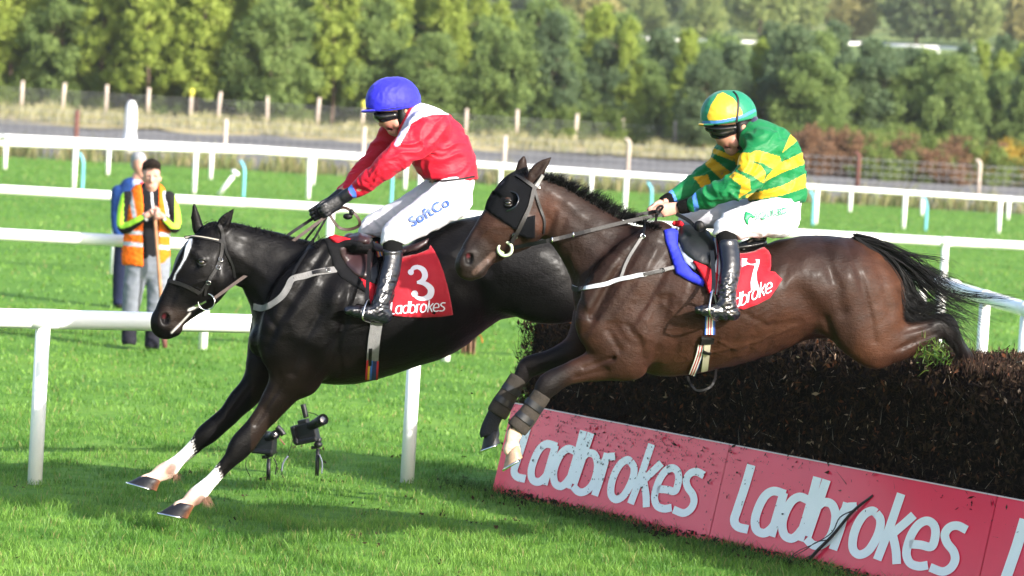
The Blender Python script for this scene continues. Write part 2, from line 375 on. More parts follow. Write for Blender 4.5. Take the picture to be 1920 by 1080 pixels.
# ---------------------------------------------------------------- brush fence and its red boards
FA, FB = G(922, 922), G(1590, 1080)
fe = (FB - FA) / np.linalg.norm(FB - FA); fbk = np.array([-fe[1], fe[0], 0]); UZ = np.array([0, 0, 1.])
TILT = .2; bv = math.cos(TILT) * UZ + math.sin(TILT) * fbk; bn = np.cross(fe, bv); bn = bn if bn @ fbk < 0 else -bn
BH, BL = .595, 2.41
def on_board(px, py):
    v = CF + CR * (px - 960) / FPX + CU * (540 - py) / FPX
    t = ((FA - CP) @ bn) / (v @ bn); q = CP + v * t - FA
    return q @ fe, q @ bv
def bpt(u, v, o=0.0): return FA + fe * u + bv * v + bn * o
RB = mat('red_board', (.90, .012, .07), .32, .4, var=.06, vs=2, coat=.35, coatr=.2, cior=1.5, bump=.1, bs=6, bdist=.02)
WB = mat('white_print', (.93, .94, .95), .4, .5, var=.03, vs=8, coat=.5, coatr=.2, cior=1.5)
# the word is drawn as pen strokes measured on the middle board
WORD = {
 'L': [[(1410, 872), (1397, 916), (1384, 955), (1378, 976), (1385, 988), (1404, 993)]],
 'a': [[(1474, 927), (1452, 921), (1436, 930), (1424, 951), (1417, 975), (1420, 994), (1434, 1000), (1446, 993), (1455, 982)], [(1471, 924), (1459, 965), (1447, 1006)]],
 'd': [[(1519, 939), (1501, 932), (1486, 940), (1474, 960), (1468, 982), (1472, 1003), (1485, 1010), (1496, 1004), (1506, 992)], [(1534, 895), (1518, 955), (1500, 1014)]],
 'b': [[(1551, 900), (1532, 956), (1515, 1006)], [(1513, 1010), (1526, 1022), (1541, 1022), (1556, 1010), (1565, 990), (1568, 965), (1561, 946), (1546, 942), (1534, 950)]],
 'r': [[(1590, 943), (1577, 990), (1563, 1031)], [(1580, 966), (1590, 952), (1608, 950)]],
 'o': [[(1644, 962), (1652, 975), (1650, 995), (1641, 1016), (1628, 1034), (1612, 1040), (1601, 1030), (1601, 1008), (1609, 984), (1622, 965), (1636, 958), (1644, 962)]],
 'k': [[(1691, 926), (1669, 990), (1646, 1050)], [(1715, 966), (1696, 983), (1676, 1000)], [(1674, 998), (1681, 1030), (1683, 1058)]],
 'e': [[(1706, 1020), (1728, 1022), (1748, 1025), (1755, 1004), (1753, 986), (1741, 977), (1726, 982), (1713, 998), (1704, 1020), (1701, 1040), (1708, 1056), (1724, 1062), (1741, 1060)]],
 's': [[(1814, 994), (1797, 986), (1782, 989), (1773, 1002), (1777, 1018), (1789, 1034), (1792, 1050), (1784, 1065), (1768, 1072), (1745, 1064)]]}
def stroke(pts, w, n=5, w2=None):
    "flat ribbon outline of a pen stroke in 2-D: list of left/right pairs"
    q = cr(pts, n) if len(pts) > 2 else np.asarray(pts, float); T = np.gradient(q, axis=0); T /= np.linalg.norm(T, axis=1)[:, None] + 1e-9
    N = np.stack([-T[:, 1], T[:, 0]], 1); ww = np.full(len(q), w) if w2 is None else np.interp(np.linspace(0, 1, len(q)), np.linspace(0, 1, len(w2)), w2)
    return q - N * ww[:, None] / 2, q + N * ww[:, None] / 2
def ribbon_faces(n, off): return [(off + 2 * i, off + 2 * i + 1, off + 2 * i + 3, off + 2 * i + 2) for i in range(n - 1)]
def board_word(e, du, half=None):
    for ch, strokes in WORD.items():
        if half and ch not in half: continue
        V = []; Fc = []
        for si, st in enumerate(strokes):
            l, r = stroke(st, 16.3, 6)
            off = len(V)
            for a, b in zip(l, r):
                for q in (a, b):
                    u, v = on_board(*q); V.append(bpt(u + du, v, .005 + .0005 * si))
            Fc += ribbon_faces(len(l), off)
        mk('letter', V, Fc, WB, e)
def board(k, label):
    u0, u1 = k * BL + .004, (k + 1) * BL - .004
    e = empty('advert_board', bpt((u0 + u1) / 2, 0), label, 'board', 'red boards along the foot of the fence')
    nu, nv = 24, 6; V = []; 
    for i in range(nu + 1):
        for j in range(nv + 1):
            u = u0 + (u1 - u0) * i / nu; v = -.05 + (BH + .05) * j / nv
            V.append(bpt(u, v, .002 * math.sin(u * 5 + k) * j / nv))
    Fc = [(i * (nv + 1) + j, (i + 1) * (nv + 1) + j, (i + 1) * (nv + 1) + j + 1, i * (nv + 1) + j + 1) for i in range(nu) for j in range(nv)]
    mk('panel', V, Fc, RB, e, True)
    mb = MB(); mb.box(bpt((u0 + u1) / 2, BH / 2 - .025, -.012), (u1 - u0, BH + .04, .012), (fe, bv, bn)); mb.build('backing', RB, e, False)
    mb = MB(); mb.box(bpt((u0 + u1) / 2, BH + .004, -.008), (u1 - u0, .007, .026), (fe, bv, bn)); mb.build('top_edge', mat('board_edge', (.75, .6, .62), .5) if k == 0 else MATS['board_edge'], e, False)
    board_word(e, (k - 1) * BL, None)
board(0, 'red board with white lettering farthest from the camera, speckled with dark bits')
board(1, 'red board with white lettering behind the leaning bare twig')
board(2, 'red board cut off by the right edge of the picture')

FL = 7.4; FH = 1.25
e = empty('brush_fence', bpt(FL / 2, 0) + fbk * .7, 'dark brown birch brush fence behind the red boards', 'fence')
def prof(t):   # cross-section of the brush: front bottom, front top, back top, back bottom
    return [(.13, 0), (.16, .6), (.19, FH - .13), (.30, FH), (.9, FH + .02), (1.05, FH - .12), (1.2, 0)]
us = np.linspace(.03, FL, 60); pr = prof(0); V = []
for u in us:
    for (b, z) in pr: V.append(FA + fe * u + fbk * b + UZ * (z * .97) + fbk * .05)
m_ = len(pr); Fc = [(i * m_ + j, i * m_ + j + 1, (i + 1) * m_ + j + 1, (i + 1) * m_ + j) for i in range(59) for j in range(m_ - 1)] + [tuple(range(m_)), tuple(59 * m_ + j for j in range(m_ - 1, -1, -1))]
mk('core', V, Fc, mat('brush_core', (.012, .009, .008), 1, .05, bump=.8, bs=40), e)
# twigs and dead leaves standing proud of the core
def brush(N):
    u = rng.uniform(-.005, 1, N) * FL; L = np.cumsum([0] + [math.dist(pr[i], pr[i + 1]) for i in range(4)])
    s = rng.uniform(0, L[4], N); b = np.interp(s, L, [p[0] for p in pr[:5]]); z = np.interp(s, L, [p[1] for p in pr[:5]])
    end = rng.random(N) < .16; u = np.where(end, rng.normal(0, .035, N), u)
    z = np.where(end, rng.uniform(0, FH, N), z); b = np.where(end, np.interp(z, [0, .6, FH - .13, FH], [.13, .16, .19, .30]) + rng.random(N) * .75, b)
    dent = .0
    p = FA + u[:, None] * fe + (b + rng.normal(0, .022, N))[:, None] * fbk + (z + .02 * snoise(np.stack([u, b, z], 1), .5, 51) + rng.normal(0, .012, N))[:, None] * UZ
    return p, z, end
p, z, end = brush(46000); N = len(p)
a = rng.normal(size=(N, 3)); a[:, 2] += rng.choice([0, 1.6], N); a /= np.linalg.norm(a, axis=1)[:, None]
c_ = rng.normal(size=(N, 3)); c_ -= (c_ * a).sum(1)[:, None] * a; c_ /= np.linalg.norm(c_, axis=1)[:, None]
ln = rng.uniform(.010, .026, N); wd = ln * rng.uniform(.35, .9, N)
V = np.stack([p - a * ln[:, None], p + c_ * wd[:, None] * .5, p + a * ln[:, None], p - c_ * wd[:, None] * .5], 1).reshape(-1, 3)
t = rng.random(N); c = np.array([.016, .0105, .0075])[None] * (1 - t)[:, None] + np.array([.055, .034, .021])[None] * t[:, None]
c = np.where((rng.random(N) < .034)[:, None], np.array([.36, .25, .17]), c); c = np.where((rng.random(N) < .05)[:, None], np.array([.13, .05, .025]), c)
i = np.arange(N) * 4
BLM = mat('brush_leaf', rough=.85, spec=.08, attr=True)
tag(mk('dead_leaves', V, np.stack([i, i + 1, i + 2, i + 3], 1), BLM, e, False, np.repeat(c, 4, 0)), kind='stuff')
p, z, end = brush(26000); N = len(p)
a = np.where(end[:, None], -fe, -fbk * .5) * .7 + UZ * rng.uniform(-.2, 1.2, (N, 1)) + rng.normal(0, .45, (N, 3)); a /= np.linalg.norm(a, axis=1)[:, None]
ln = rng.uniform(.04, .13, N); r = rng.uniform(.0012, .003, N)
c_ = np.cross(a, rng.normal(size=(N, 3))); c_ /= np.linalg.norm(c_, axis=1)[:, None]; d_ = np.cross(a, c_)
base = p - a * ln[:, None] * .6; tip = p + a * ln[:, None] * .45
V = np.stack([base + c_ * r[:, None], base - .5 * c_ * r[:, None] + .87 * d_ * r[:, None], base - .5 * c_ * r[:, None] - .87 * d_ * r[:, None], tip], 1).reshape(-1, 3)
i = np.arange(N) * 4; T = np.concatenate([np.stack([i, i + 1, i + 3], 1), np.stack([i + 1, i + 2, i + 3], 1), np.stack([i + 2, i, i + 3], 1)])
t = rng.random((N, 1)); c = np.array([.012, .008, .007]) * (1 - t) + np.array([.035, .022, .016]) * t
c = np.where((rng.random(N) < .02)[:, None], np.array([.28, .24, .18]), c)
tag(mk('birch_twigs', V, T, BLM, e, False, np.repeat(c, 4, 0)), kind='stuff')
# ragged shoots along the top edge
N = 5200; u = rng.uniform(-.01, FL, N); b = rng.uniform(.2, 1.0, N); p = FA + u[:, None] * fe + b[:, None] * fbk + UZ * (FH - .07 + .05 * rng.random(N) + .025 * snoise(np.stack([u, b, 0 * u], 1), .35, 53))[:, None]
a = UZ + rng.normal(0, .28, (N, 3)); a /= np.linalg.norm(a, axis=1)[:, None]; ln = rng.uniform(.05, .13, N) * (1 + .9 * (rng.random(N) < .04)); r = rng.uniform(.0015, .003, N)
c_ = np.cross(a, rng.normal(size=(N, 3))); c_ /= np.linalg.norm(c_, axis=1)[:, None]; d_ = np.cross(a, c_); tip = p + a * ln[:, None]
V = np.stack([p + c_ * r[:, None], p - .5 * c_ * r[:, None] + .87 * d_ * r[:, None], p - .5 * c_ * r[:, None] - .87 * d_ * r[:, None], tip], 1).reshape(-1, 3)
i = np.arange(N) * 4; T = np.concatenate([np.stack([i, i + 1, i + 3], 1), np.stack([i + 1, i + 2, i + 3], 1), np.stack([i + 2, i, i + 3], 1)]); t = rng.random((N, 1))
tag(mk('top_shoots', V, T, BLM, e, False, np.repeat(np.array([.02, .012, .01]) * (1 - t) + np.array([.07, .04, .028]) * t, 4, 0)), kind='stuff')
# bits of brush: stuck on the first boards and flying
V = []; Fc = []
def fleck(q, n, s):
    global V, Fc
    t = np.cross(n, rng.normal(size=3)); t /= np.linalg.norm(t); b = np.cross(n, t); k = rng.integers(4, 7); off = len(V)
    for j in range(k):
        w = 2 * math.pi * j / k; rr = s * rng.uniform(.35, 1.2); V.append(q + t * math.cos(w) * rr + b * math.sin(w) * rr * .6 + n * rng.uniform(0, s * .3))
    Fc.append(tuple(off + j for j in range(k)))
for _ in range(900):
    u = abs(rng.normal(1.35, .8)); v = BH * (1 - abs(rng.normal(0, .36)))
    if v > .02 and u < 4.5: fleck(bpt(u, v, .009), bn, rng.uniform(.0025, .0095) * (1.8 if rng.random() < .08 else 1))
tag(mk('brush_debris', V, Fc, mat('debris', (.025, .017, .014), .9, .1), None), 'dark flecks of torn brush stuck to the red boards', 'debris', kind='stuff')
V = []; Fc = []
for (px, py) in [(1207, 607), (938, 590), (936, 598), (1207, 620), (797, 837), (810, 842), (745, 760), (865, 695), (906, 655), (865, 640), (300, 705), (1710, 325), (985, 770), (930, 628)] + [(rng.uniform(860, 960), rng.uniform(600, 760)) for _ in range(9)]:
    q = P(px, py, 18.5 + rng.normal(0, .4)); n = rng.normal(size=3); fleck(q, n / np.linalg.norm(n), rng.uniform(.003, .009))
tag(mk('flying_debris', V, Fc, MATS['debris'], None), 'dark specks of brush flying through the air', 'debris', kind='stuff')
# twig leaning on the middle board
TW = mat('dark_twig', (.035, .025, .028), .7)
b0 = G(1528, 1063); tp = P(1636, 930, float((np.array(bpt(*on_board(1636, 930), .012)) - CP) @ CF)); e = empty('leaning_twig', b0, 'bare dark twig leaning on the lettered red board', 'twig')
def pl3(pts): 
    out = []
    for (px, py, t) in pts: out.append(P(px, py, float((lerp(b0, tp, t) - CP) @ CF)))
    return cr(out, 5)
for pts, r0, r1, nm in (([(1508, 1062, -.05), (1530, 1035, .2), (1560, 1005, .42), (1600, 958, .75), (1637, 929, 1)], .011, .007, 'stem'), ([(1604, 955, .76), (1575, 970, .6), (1560, 998, .5), (1530, 1018, .3), (1495, 1034, .15), (1478, 1050, 0)], .004, .002, 'branch'),
                        ([(1552, 1012, .4), (1530, 1017, .3), (1508, 1032, .2), (1470, 1052, 0)], .004, .002, 'branch'), ([(1548, 1020, .35), (1520, 1042, .1), (1488, 1056, 0)], .004, .0025, 'branch')):
    q = pl3(pts); mb = MB(); mb.tube(q, np.linspace(r0, r1, len(q)), 6); mb.build(nm, TW, e)
# soil scuffs along the base of the board
V = []; Fc = []
for _ in range(1500):
    u = rng.uniform(.2, 5.5); q = FA + fe * u - fbk * abs(rng.normal(.02, .09)); q[2] = rng.uniform(.0, .05); n = rng.normal(size=3); fleck(q, n / np.linalg.norm(n), rng.uniform(.006, .022))
tag(mk('brush_litter', V, Fc, MATS['debris'], None), 'dark crumbs of brush and soil along the foot of the boards', 'debris', kind='stuff')
# rough longer grass along the foot of the boards
N = 9000; u = rng.uniform(-.4, 6.2, N); o = np.abs(rng.normal(0, .22, N)) + .01; q = FA + u[:, None] * fe - o[:, None] * fbk
k = rng.random(N) < np.clip(.5 + .4 * snoise(q, .5, 91), .1, 1) * np.exp(-o / .35); q = q[k]; n_ = len(q); t_ = rng.random((n_, 1))
V, T, cc = blades(q[:, 0], q[:, 1], rng.uniform(.05, .12, n_), rng.uniform(.0025, .0045, n_), np.array([.02, .06, .010]) * (1 - t_) + np.array([.08, .16, .03]) * t_, .6)
tag(mk('rough_grass', V, T, gm, None, False, cc), 'longer dark grass along the foot of the red boards', 'grass', kind='stuff')
# bundle of sticks with orange twine
b = G(876, 664); e = empty('stick_bundle', b, 'bundle of brown sticks tied with orange twine on the grass', 'bundle')
BS = mat('bundle_stick', (.2, .11, .075), .9, var=.35, vs=20)
for k in range(14):
    a = 2.4 * k; r = .018 * math.sqrt(k + .5); q = b + (r * math.cos(a), r * math.sin(a), 0)
    mb = MB(); mb.tube([q - (0, 0, .02), q + (rng.normal(0, .015), rng.normal(0, .015), .42 + rng.uniform(-.06, .06))], [.014, .011], 6); mb.build('stick', BS, e)
OT = mat('orange_twine', (.75, .14, .03), .7)
mb = MB(); th = np.linspace(0, 2 * math.pi * 3, 60); mb.tube([b + (.078 * math.cos(t), .078 * math.sin(t), .2 + .012 * t / 6.3) for t in th], .006, 5); mb.tube(cr([b + (.075, -.02, .21), b + (.13, -.04, .2), b + (.15, -.03, .13)], 4), .006, 5); mb.build('twine', OT, e)

# ---------------------------------------------------------------- trees
LEAF = mat('leaf', rough=.6, spec=.2, attr=True, trans=.45)
BARK = mat('bark', (.13, .09, .065), .9, .1, var=.3, vs=6); PBARK = mat('pale_bark', (.22, .16, .115), .9, .1, var=.3, vs=6)
def crown_mesh(kind, seed, h, w, n, cA, cB, size):
    r = np.random.default_rng(seed); cl = []
    if kind == 'pine':
        for k in range(int(h * 20)):
            z = h * (.12 + .86 * r.random() ** .9); R = w * .5 * (1 - z / h) ** .6 + .15; a = r.uniform(0, 6.28); q = R * r.uniform(.35, 1)
            cl.append((q * math.cos(a), q * math.sin(a), z - .12 * q, .2 * r.uniform(.6, 1.4), .22))
    elif kind == 'round':
        for k in range(int(34 + w * 22)):
            z = h * (.12 + .85 * r.random()); f = math.sin(math.pi * min(1, (z / h) * .93 + .07)) ** .6; a = r.uniform(0, 6.28); q = w * .5 * f * math.sqrt(r.random())
            cl.append((q * math.cos(a), q * math.sin(a), z, (.36 * r.uniform(.5, 1.25)), .32))
    else:
        for k in range(int(8 + w * 9)):
            a = r.uniform(0, 6.28); q = w * .5 * math.sqrt(r.random()); z = h * r.uniform(.1, .85) * math.sqrt(max(.05, 1 - (q / (w * .5)) ** 2))
            cl.append((q * math.cos(a), q * math.sin(a), z, .3 * r.uniform(.6, 1.2), .25))
    cl = np.array(cl); idx = r.integers(0, len(cl), n); g = r.normal(size=(n, 3)); g /= np.linalg.norm(g, axis=1)[:, None]; g *= (r.random(n) ** .4)[:, None]
    p = cl[idx, :3] + r.normal(0, .11, (n, 3)) * (r.random((n, 1)) < .45) * size / .1 + g * np.stack([cl[idx, 3], cl[idx, 3], cl[idx, 4]], 1) * (1.15 if kind != 'pine' else 1)
    a = r.normal(size=(n, 3)); a /= np.linalg.norm(a, axis=1)[:, None]; b = np.cross(a, r.normal(size=(n, 3))); b /= np.linalg.norm(b, axis=1)[:, None]
    s = size * r.uniform(.5, 1.2, n)[:, None]
    V = np.stack([p - a * s, p + b * s * .45, p + a * s, p - b * s * .45], 1).reshape(-1, 3)
    tone = r.random(len(cl))[idx] * .45 + r.random(n) * .55
    c = np.array(cA)[None] * (1 - tone)[:, None] + np.array(cB)[None] * tone[:, None]
    me = bpy.data.meshes.new('crown'); i = np.arange(n) * 4; Fc = np.stack([i, i + 1, i + 2, i + 3], 1)
    o = mk('crown', V, Fc, LEAF, None, False, np.repeat(c, 4, 0)); me = o.data; bpy.data.objects.remove(o)
    return me
def trunk_mesh(h, r0, seed, m, limbs=5):
    r = np.random.default_rng(seed); mb = MB(); pts = [np.array([r.normal(0, .03) * k, r.normal(0, .03) * k, h * k / 5 - (.25 if k == 0 else 0)]) for k in range(6)]
    mb.tube(cr(pts, 3), np.linspace(r0, r0 * .25, 16), 8)
    for k in range(limbs):
        z = h * r.uniform(.3, .8); a = r.uniform(0, 6.28); L = h * .22
        q = np.array([np.interp(z, [p[2] for p in pts], [p[0] for p in pts]), np.interp(z, [p[2] for p in pts], [p[1] for p in pts]), z])
        mb.tube([q, q + (L * math.cos(a) * .6, L * math.sin(a) * .6, L * .35), q + (L * math.cos(a), L * math.sin(a), L * .5)], [r0 * .4, r0 * .25, r0 * .1], 5)
    o = mb.build('trunk', m, None); me = o.data; bpy.data.objects.remove(o); return me
KIND = {}
def kind(k, cm, tm): KIND[k] = (cm, tm)
for s in range(3):
    kind(('pine', s), crown_mesh('pine', 60 + s, 7.5, 2.6, 22000, (.19, .27, .045), (.44, .52, .11), .10), trunk_mesh(7.2, .085, 60 + s, BARK, 3))
    kind(('round', s), crown_mesh('round', 70 + s, 5.0, 3.6, 18000, (.10, .165, .05), (.27, .36, .11), .105), trunk_mesh(4.2, .10, 70 + s, PBARK if s == 1 else BARK))
    kind(('dark', s), crown_mesh('pine' if s < 2 else 'round', 80 + s, 5.4, 3.2, 18000, (.065, .115, .055), (.18, .25, .12), .105), trunk_mesh(4.8, .11, 80 + s, BARK))
    kind(('bush', s), crown_mesh('bush', 90 + s, 1.7, 2.6, 3600, ((.15, .085, .05), (.08, .14, .035), (.36, .24, .03))[s], ((.30, .17, .09), (.24, .30, .07), (.54, .38, .06))[s], .09), None)
    kind(('hill', s), crown_mesh('round', 100 + s, 8.5, 8.0, 5200, ((.13, .19, .06), (.22, .23, .08), (.08, .12, .055))[s], ((.38, .43, .15), (.48, .42, .16), (.2, .26, .11))[s], .4), trunk_mesh(6, .22, 100 + s, BARK, 3))
def zone(px):
    for lim, nm in ((200, 'left of the steward'), (420, 'above the steward'), (660, 'left of the blue cap'), (900, 'around the blue cap'), (1100, 'right of the blue cap'), (1290, 'left of the green and gold cap'), (1500, 'around the green and gold cap'), (1700, 'right of the green jockey')):
        if px < lim: return nm
    return 'near the right edge'
def plant(name, k, px, d, sc, label, cat, group, sz=1.0, names=('trunk', 'crown')):
    label = label + (', front row, ' if 150 < d < 158 and 'tree' in name else ', rear rows, ' if 150 < d < 195 and 'tree' in name else ', ') + zone(px)
    b = GZ(px, d); e = empty(name, b, label, cat, group + ' ' + zone(px)); e.rotation_euler.z = rng.uniform(0, 6.28); e.scale = (sc, sc, sc * sz)
    for me, nm in zip((KIND[k][1], KIND[k][0]), names):
        if me is None: continue
        o = bpy.data.objects.new(nm, me); COL.objects.link(o); o.parent = e
    return e
# left: tall pale pines; centre and right: broadleaf and dark conifers; several rows
for row, (d, step) in enumerate(((154, 58), (160, 56), (167, 60), (175, 68), (186, 78))):
    px = -90 + row * 37
    while px < 2010:
        x = px + rng.normal(0, 22); dd = d + rng.normal(0, 1.3)
        hor = 174 + .06 * x
        wl = np.clip((1000 - x) / 500, 0, 1)           # leftness
        q = rng.random()
        if q < .15 + .62 * wl:
            tall = np.interp(x, [0, 620, 950, 1400], [1.2, 1.15, .84, .7]) * rng.uniform(.85, 1.15)
            plant('pine_tree', ('pine', rng.integers(3)), x, dd, tall, 'tall yellow green pine behind the course', 'tree', 'young pines behind the wire fence')
        elif q < .64 + .31 * wl:
            sc = np.interp(x, [0, 900, 1300, 1920], [1.35, 1.05, .92, .86]) * rng.uniform(.8, 1.15)
            plant('broadleaf_tree', ('round', rng.integers(3)), x, dd, sc, 'mid green bushy tree behind the course', 'tree', 'broadleaf trees behind the wire fence', rng.uniform(.9, 1.15))
        else:
            sc = np.interp(x, [0, 900, 1300, 1920], [1.15, .95, .95, 1.0]) * rng.uniform(.8, 1.15)
            plant('dark_tree', ('dark', rng.integers(3)), x, dd, sc, 'dark blue green evergreen behind the course', 'tree', 'dark evergreens behind the wire fence', rng.uniform(.9, 1.1))
        px += step * rng.uniform(.75, 1.25)
for i in range(46):
    x = rng.uniform(-60, 1480); plant('bush', ('bush', 1), x, 152 + rng.uniform(0, 3), rng.uniform(.6, 1.1), 'low green bush below the trees', 'bush', 'low green bushes under the trees')
for i in range(58):
    x = rng.uniform(1470, 1990); s = 0 if rng.random() < .36 else 1; s = 2 if x > 1850 and rng.random() < .5 else s
    dd = rng.uniform(134, 152) if x > 1520 else rng.uniform(143, 152)
    plant('bracken_bush', ('bush', s), x, dd, rng.uniform(.7, 1.25), ('rust red bracken bush on the bank', 'green bramble bush on the bank', 'golden yellow bush on the bank')[s], 'bush', ('rust red bushes on the bank', 'green brambles on the bank', 'golden bushes on the bank')[s])
for row in range(9):
    d = 205 + row * 33 + (30 if row > 2 else 0); n = 15 + row
    for i in range(n):
        x = -150 + 2220 * (i + rng.uniform(.1, .9)) / n
        s = rng.choice([0, 1, 2], p=[.5, .2, .3])
        if row == 0 and rng.random() < .55: continue
        if 225 < d < 345: continue
        plant('hill_tree', ('hill', s), x, d + rng.uniform(-12, 12), rng.uniform(.55, 1.0) * (.55 if d < 300 else 1), ('pale green tree on the far hill', 'autumn yellow tree on the far hill', 'dark green tree on the far hill')[s], 'tree', ('pale green hill trees', 'autumn hill trees', 'dark hill trees')[s])
# thin autumn air over the whole course
hz = bpy.data.materials.new('haze_air'); hz.use_nodes = True; n_ = hz.node_tree; n_.nodes.clear(); ou = n_.nodes.new('ShaderNodeOutputMaterial'); pv = n_.nodes.new('ShaderNodeVolumePrincipled')
pv.inputs['Color'].default_value = (.95, .97, 1, 1); pv.inputs['Density'].default_value = .00017; pv.inputs['Anisotropy'].default_value = .2; n_.links.new(pv.outputs[0], ou.inputs['Volume'])
mb = MB(); mb.box((0, 760, 25), (1300, 1700, 60)); tag(mb.build('haze', hz, None, False), 'thin haze over the racecourse and the hill', 'haze', kind='stuff')
# clods and divots in the turf
V = []; Fc = []
for _ in range(260):
    d = rng.uniform(16.4, 24); x = rng.normal(-.2, 1.3); q = np.array([x, d, float(zg(x, d)) + .02]); n = rng.normal(size=3) + np.array([0, 0, 1.]); n /= np.linalg.norm(n)
    for _k in range(rng.integers(1, 5)): fleck(q + rng.normal(0, .03, 3) * (1, 1, .2), n, rng.uniform(.006, .02))
tag(mk('turf_clods', V, Fc, mat('soil', (.04, .028, .018), .95, .1), None), 'dark crumbs of soil scattered on the cut up turf', 'soil', kind='stuff')
# ---------------------------------------------------------------- organic shapes: smooth-blended solids -> one mesh
class Solid:
    """Body built from chains of elliptic sections; stations are (px, py, w, a, b): photo-measured centre, offset towards
    the camera (m), half width in the picture (px) and half thickness along the view (m). D(px) is the depth of the mid plane."""
    def __init__(s, box, w0, w1, dfun, dref, h):
        s.s = dref / FPX; s.h = h; s.dfun = dfun
        s.o = np.array([box[0] * s.s, -box[3] * s.s, w0]); e = np.array([box[2] * s.s, -box[1] * s.s, w1])
        s.n = np.ceil((e - s.o) / h).astype(int) + 1
        s.ax = [s.o[i] + h * np.arange(s.n[i]) for i in range(3)]
        s.f = np.full(s.n, .5, np.float32)
    def _chain(s, pts, n=4, m=.06):
        q = np.array([[p[0] * s.s, -p[1] * s.s, p[2], p[3] * s.s, p[4]] for p in pts], float)
        if len(q) > 2: q = cr(q, n)
        elif len(q) == 1: q = np.vstack([q, q + np.array([1e-4, 0, 0, 0, 0])])
        q[:, 3:] = np.maximum(q[:, 3:], .002)
        R = np.maximum(q[:, 3], q[:, 4]) + m
        lo = (q[:, :3] - R[:, None]).min(0); hi = (q[:, :3] + R[:, None]).max(0)
        i0 = np.clip(np.floor((lo - s.o) / s.h).astype(int), 0, s.n); i1 = np.clip(np.ceil((hi - s.o) / s.h).astype(int) + 1, 0, s.n)
        g = np.full(i1 - i0, .5, np.float32)
        for k in range(len(q) - 1):
            a, b = q[k], q[k + 1]; Rk = max(R[k], R[k + 1])
            l = np.minimum(a[:3], b[:3]) - Rk; u = np.maximum(a[:3], b[:3]) + Rk
            j0 = np.clip(np.floor((l - s.o) / s.h).astype(int), i0, i1); j1 = np.clip(np.ceil((u - s.o) / s.h).astype(int) + 1, i0, i1)
            if (j1 <= j0).any(): continue
            X = s.ax[0][j0[0]:j1[0], None, None].astype(np.float32); Y = s.ax[1][None, j0[1]:j1[1], None].astype(np.float32); Z = s.ax[2][None, None, j0[2]:j1[2]].astype(np.float32)
            d = b[:3] - a[:3]; dd = float(d @ d) + 1e-12
            t = np.clip(((X - a[0]) * d[0] + (Y - a[1]) * d[1] + (Z - a[2]) * d[2]) / dd, 0, 1)
            rx = X - a[0] - t * d[0]; ry = Y - a[1] - t * d[1]; rz = Z - a[2] - t * d[2]
            A = a[3] + t * (b[3] - a[3]); B = a[4] + t * (b[4] - a[4])
            r2 = rx * rx + ry * ry; qq = np.sqrt(r2 / (A * A) + rz * rz / (B * B)) + 1e-6
            rr = np.sqrt(r2 + rz * rz); eff = np.where(qq > .05, rr / qq, np.minimum(A, B))
            dist = (qq - 1) * eff
            sl = tuple(slice(j0[i] - i0[i], j1[i] - i0[i]) for i in range(3))
            g[sl] = np.minimum(g[sl], dist)
        return tuple(slice(i0[i], i1[i]) for i in range(3)), g
    def add(s, pts, k=.03, n=4):
        sl, g = s._chain(pts, n, m=.03 + k); f = s.f[sl]
        h = np.clip(.5 + .5 * (f - g) / k, 0, 1); s.f[sl] = f * (1 - h) + g * h - k * h * (1 - h); return s
    def cut(s, pts, k=.015, n=4):
        sl, g = s._chain(pts, n, m=.03 + k); f = -s.f[sl]
        h = np.clip(.5 + .5 * (f - g) / k, 0, 1); s.f[sl] = -(f * (1 - h) + g * h - k * h * (1 - h)); return s
    def groove(s, pts, k=.03, n=4): return s.cut([(p[0], p[1], p[2] + .012, p[3] * 1.2, p[4]) for p in pts], k * 1.4, n)
    def mesh(s):
        f = s.f; n = f.shape; ins = f < 0
        c = np.zeros(tuple(np.array(n) - 1), np.uint8)
        for dx in (0, 1):
            for dy in (0, 1):
                for dz in (0, 1): c += ins[dx:n[0] - 1 + dx, dy:n[1] - 1 + dy, dz:n[2] - 1 + dz]
        I = np.argwhere((c > 0) & (c < 8)); idx = np.full(c.shape, -1, np.int32); idx[tuple(I.T)] = np.arange(len(I))
        acc = np.zeros((len(I), 3)); cnt = np.zeros(len(I))
        cor = [(0, 0, 0), (1, 0, 0), (0, 1, 0), (1, 1, 0), (0, 0, 1), (1, 0, 1), (0, 1, 1), (1, 1, 1)]
        val = [f[I[:, 0] + a, I[:, 1] + b, I[:, 2] + d] for a, b, d in cor]
        for i, j in ((0, 1), (2, 3), (4, 5), (6, 7), (0, 2), (1, 3), (4, 6), (5, 7), (0, 4), (1, 5), (2, 6), (3, 7)):
            v0, v1 = val[i], val[j]; m = (v0 < 0) != (v1 < 0); t = np.where(m, v0 / np.where(m, v0 - v1, 1), 0)
            p = np.array(cor[i])[None] + t[:, None] * (np.array(cor[j]) - np.array(cor[i]))[None]
            acc += np.where(m[:, None], p, 0); cnt += m
        V = s.o + (I + acc / cnt[:, None]) * s.h
        Q = []
        for axi, (u, v) in enumerate(((1, 2), (2, 0), (0, 1))):
            a = [slice(None)] * 3; b = [slice(None)] * 3; a[axi] = slice(0, n[axi] - 1); b[axi] = slice(1, n[axi])
            for t in (u, v): a[t] = slice(1, n[t] - 1); b[t] = slice(1, n[t] - 1)
            x = ins[tuple(a)]; y = ins[tuple(b)]
            for flip in (0, 1):
                E = np.argwhere((x & ~y) if not flip else (~x & y))
                if not len(E): continue
                E[:, u] += 1; E[:, v] += 1
                def at(du, dv):
                    w = E.copy(); w[:, u] += du; w[:, v] += dv; return idx[tuple(w.T)]
                q = np.stack([at(-1, -1), at(0, -1), at(0, 0), at(-1, 0)], 1); Q.append(q[:, ::-1] if flip else q)
        return V, np.concatenate(Q)
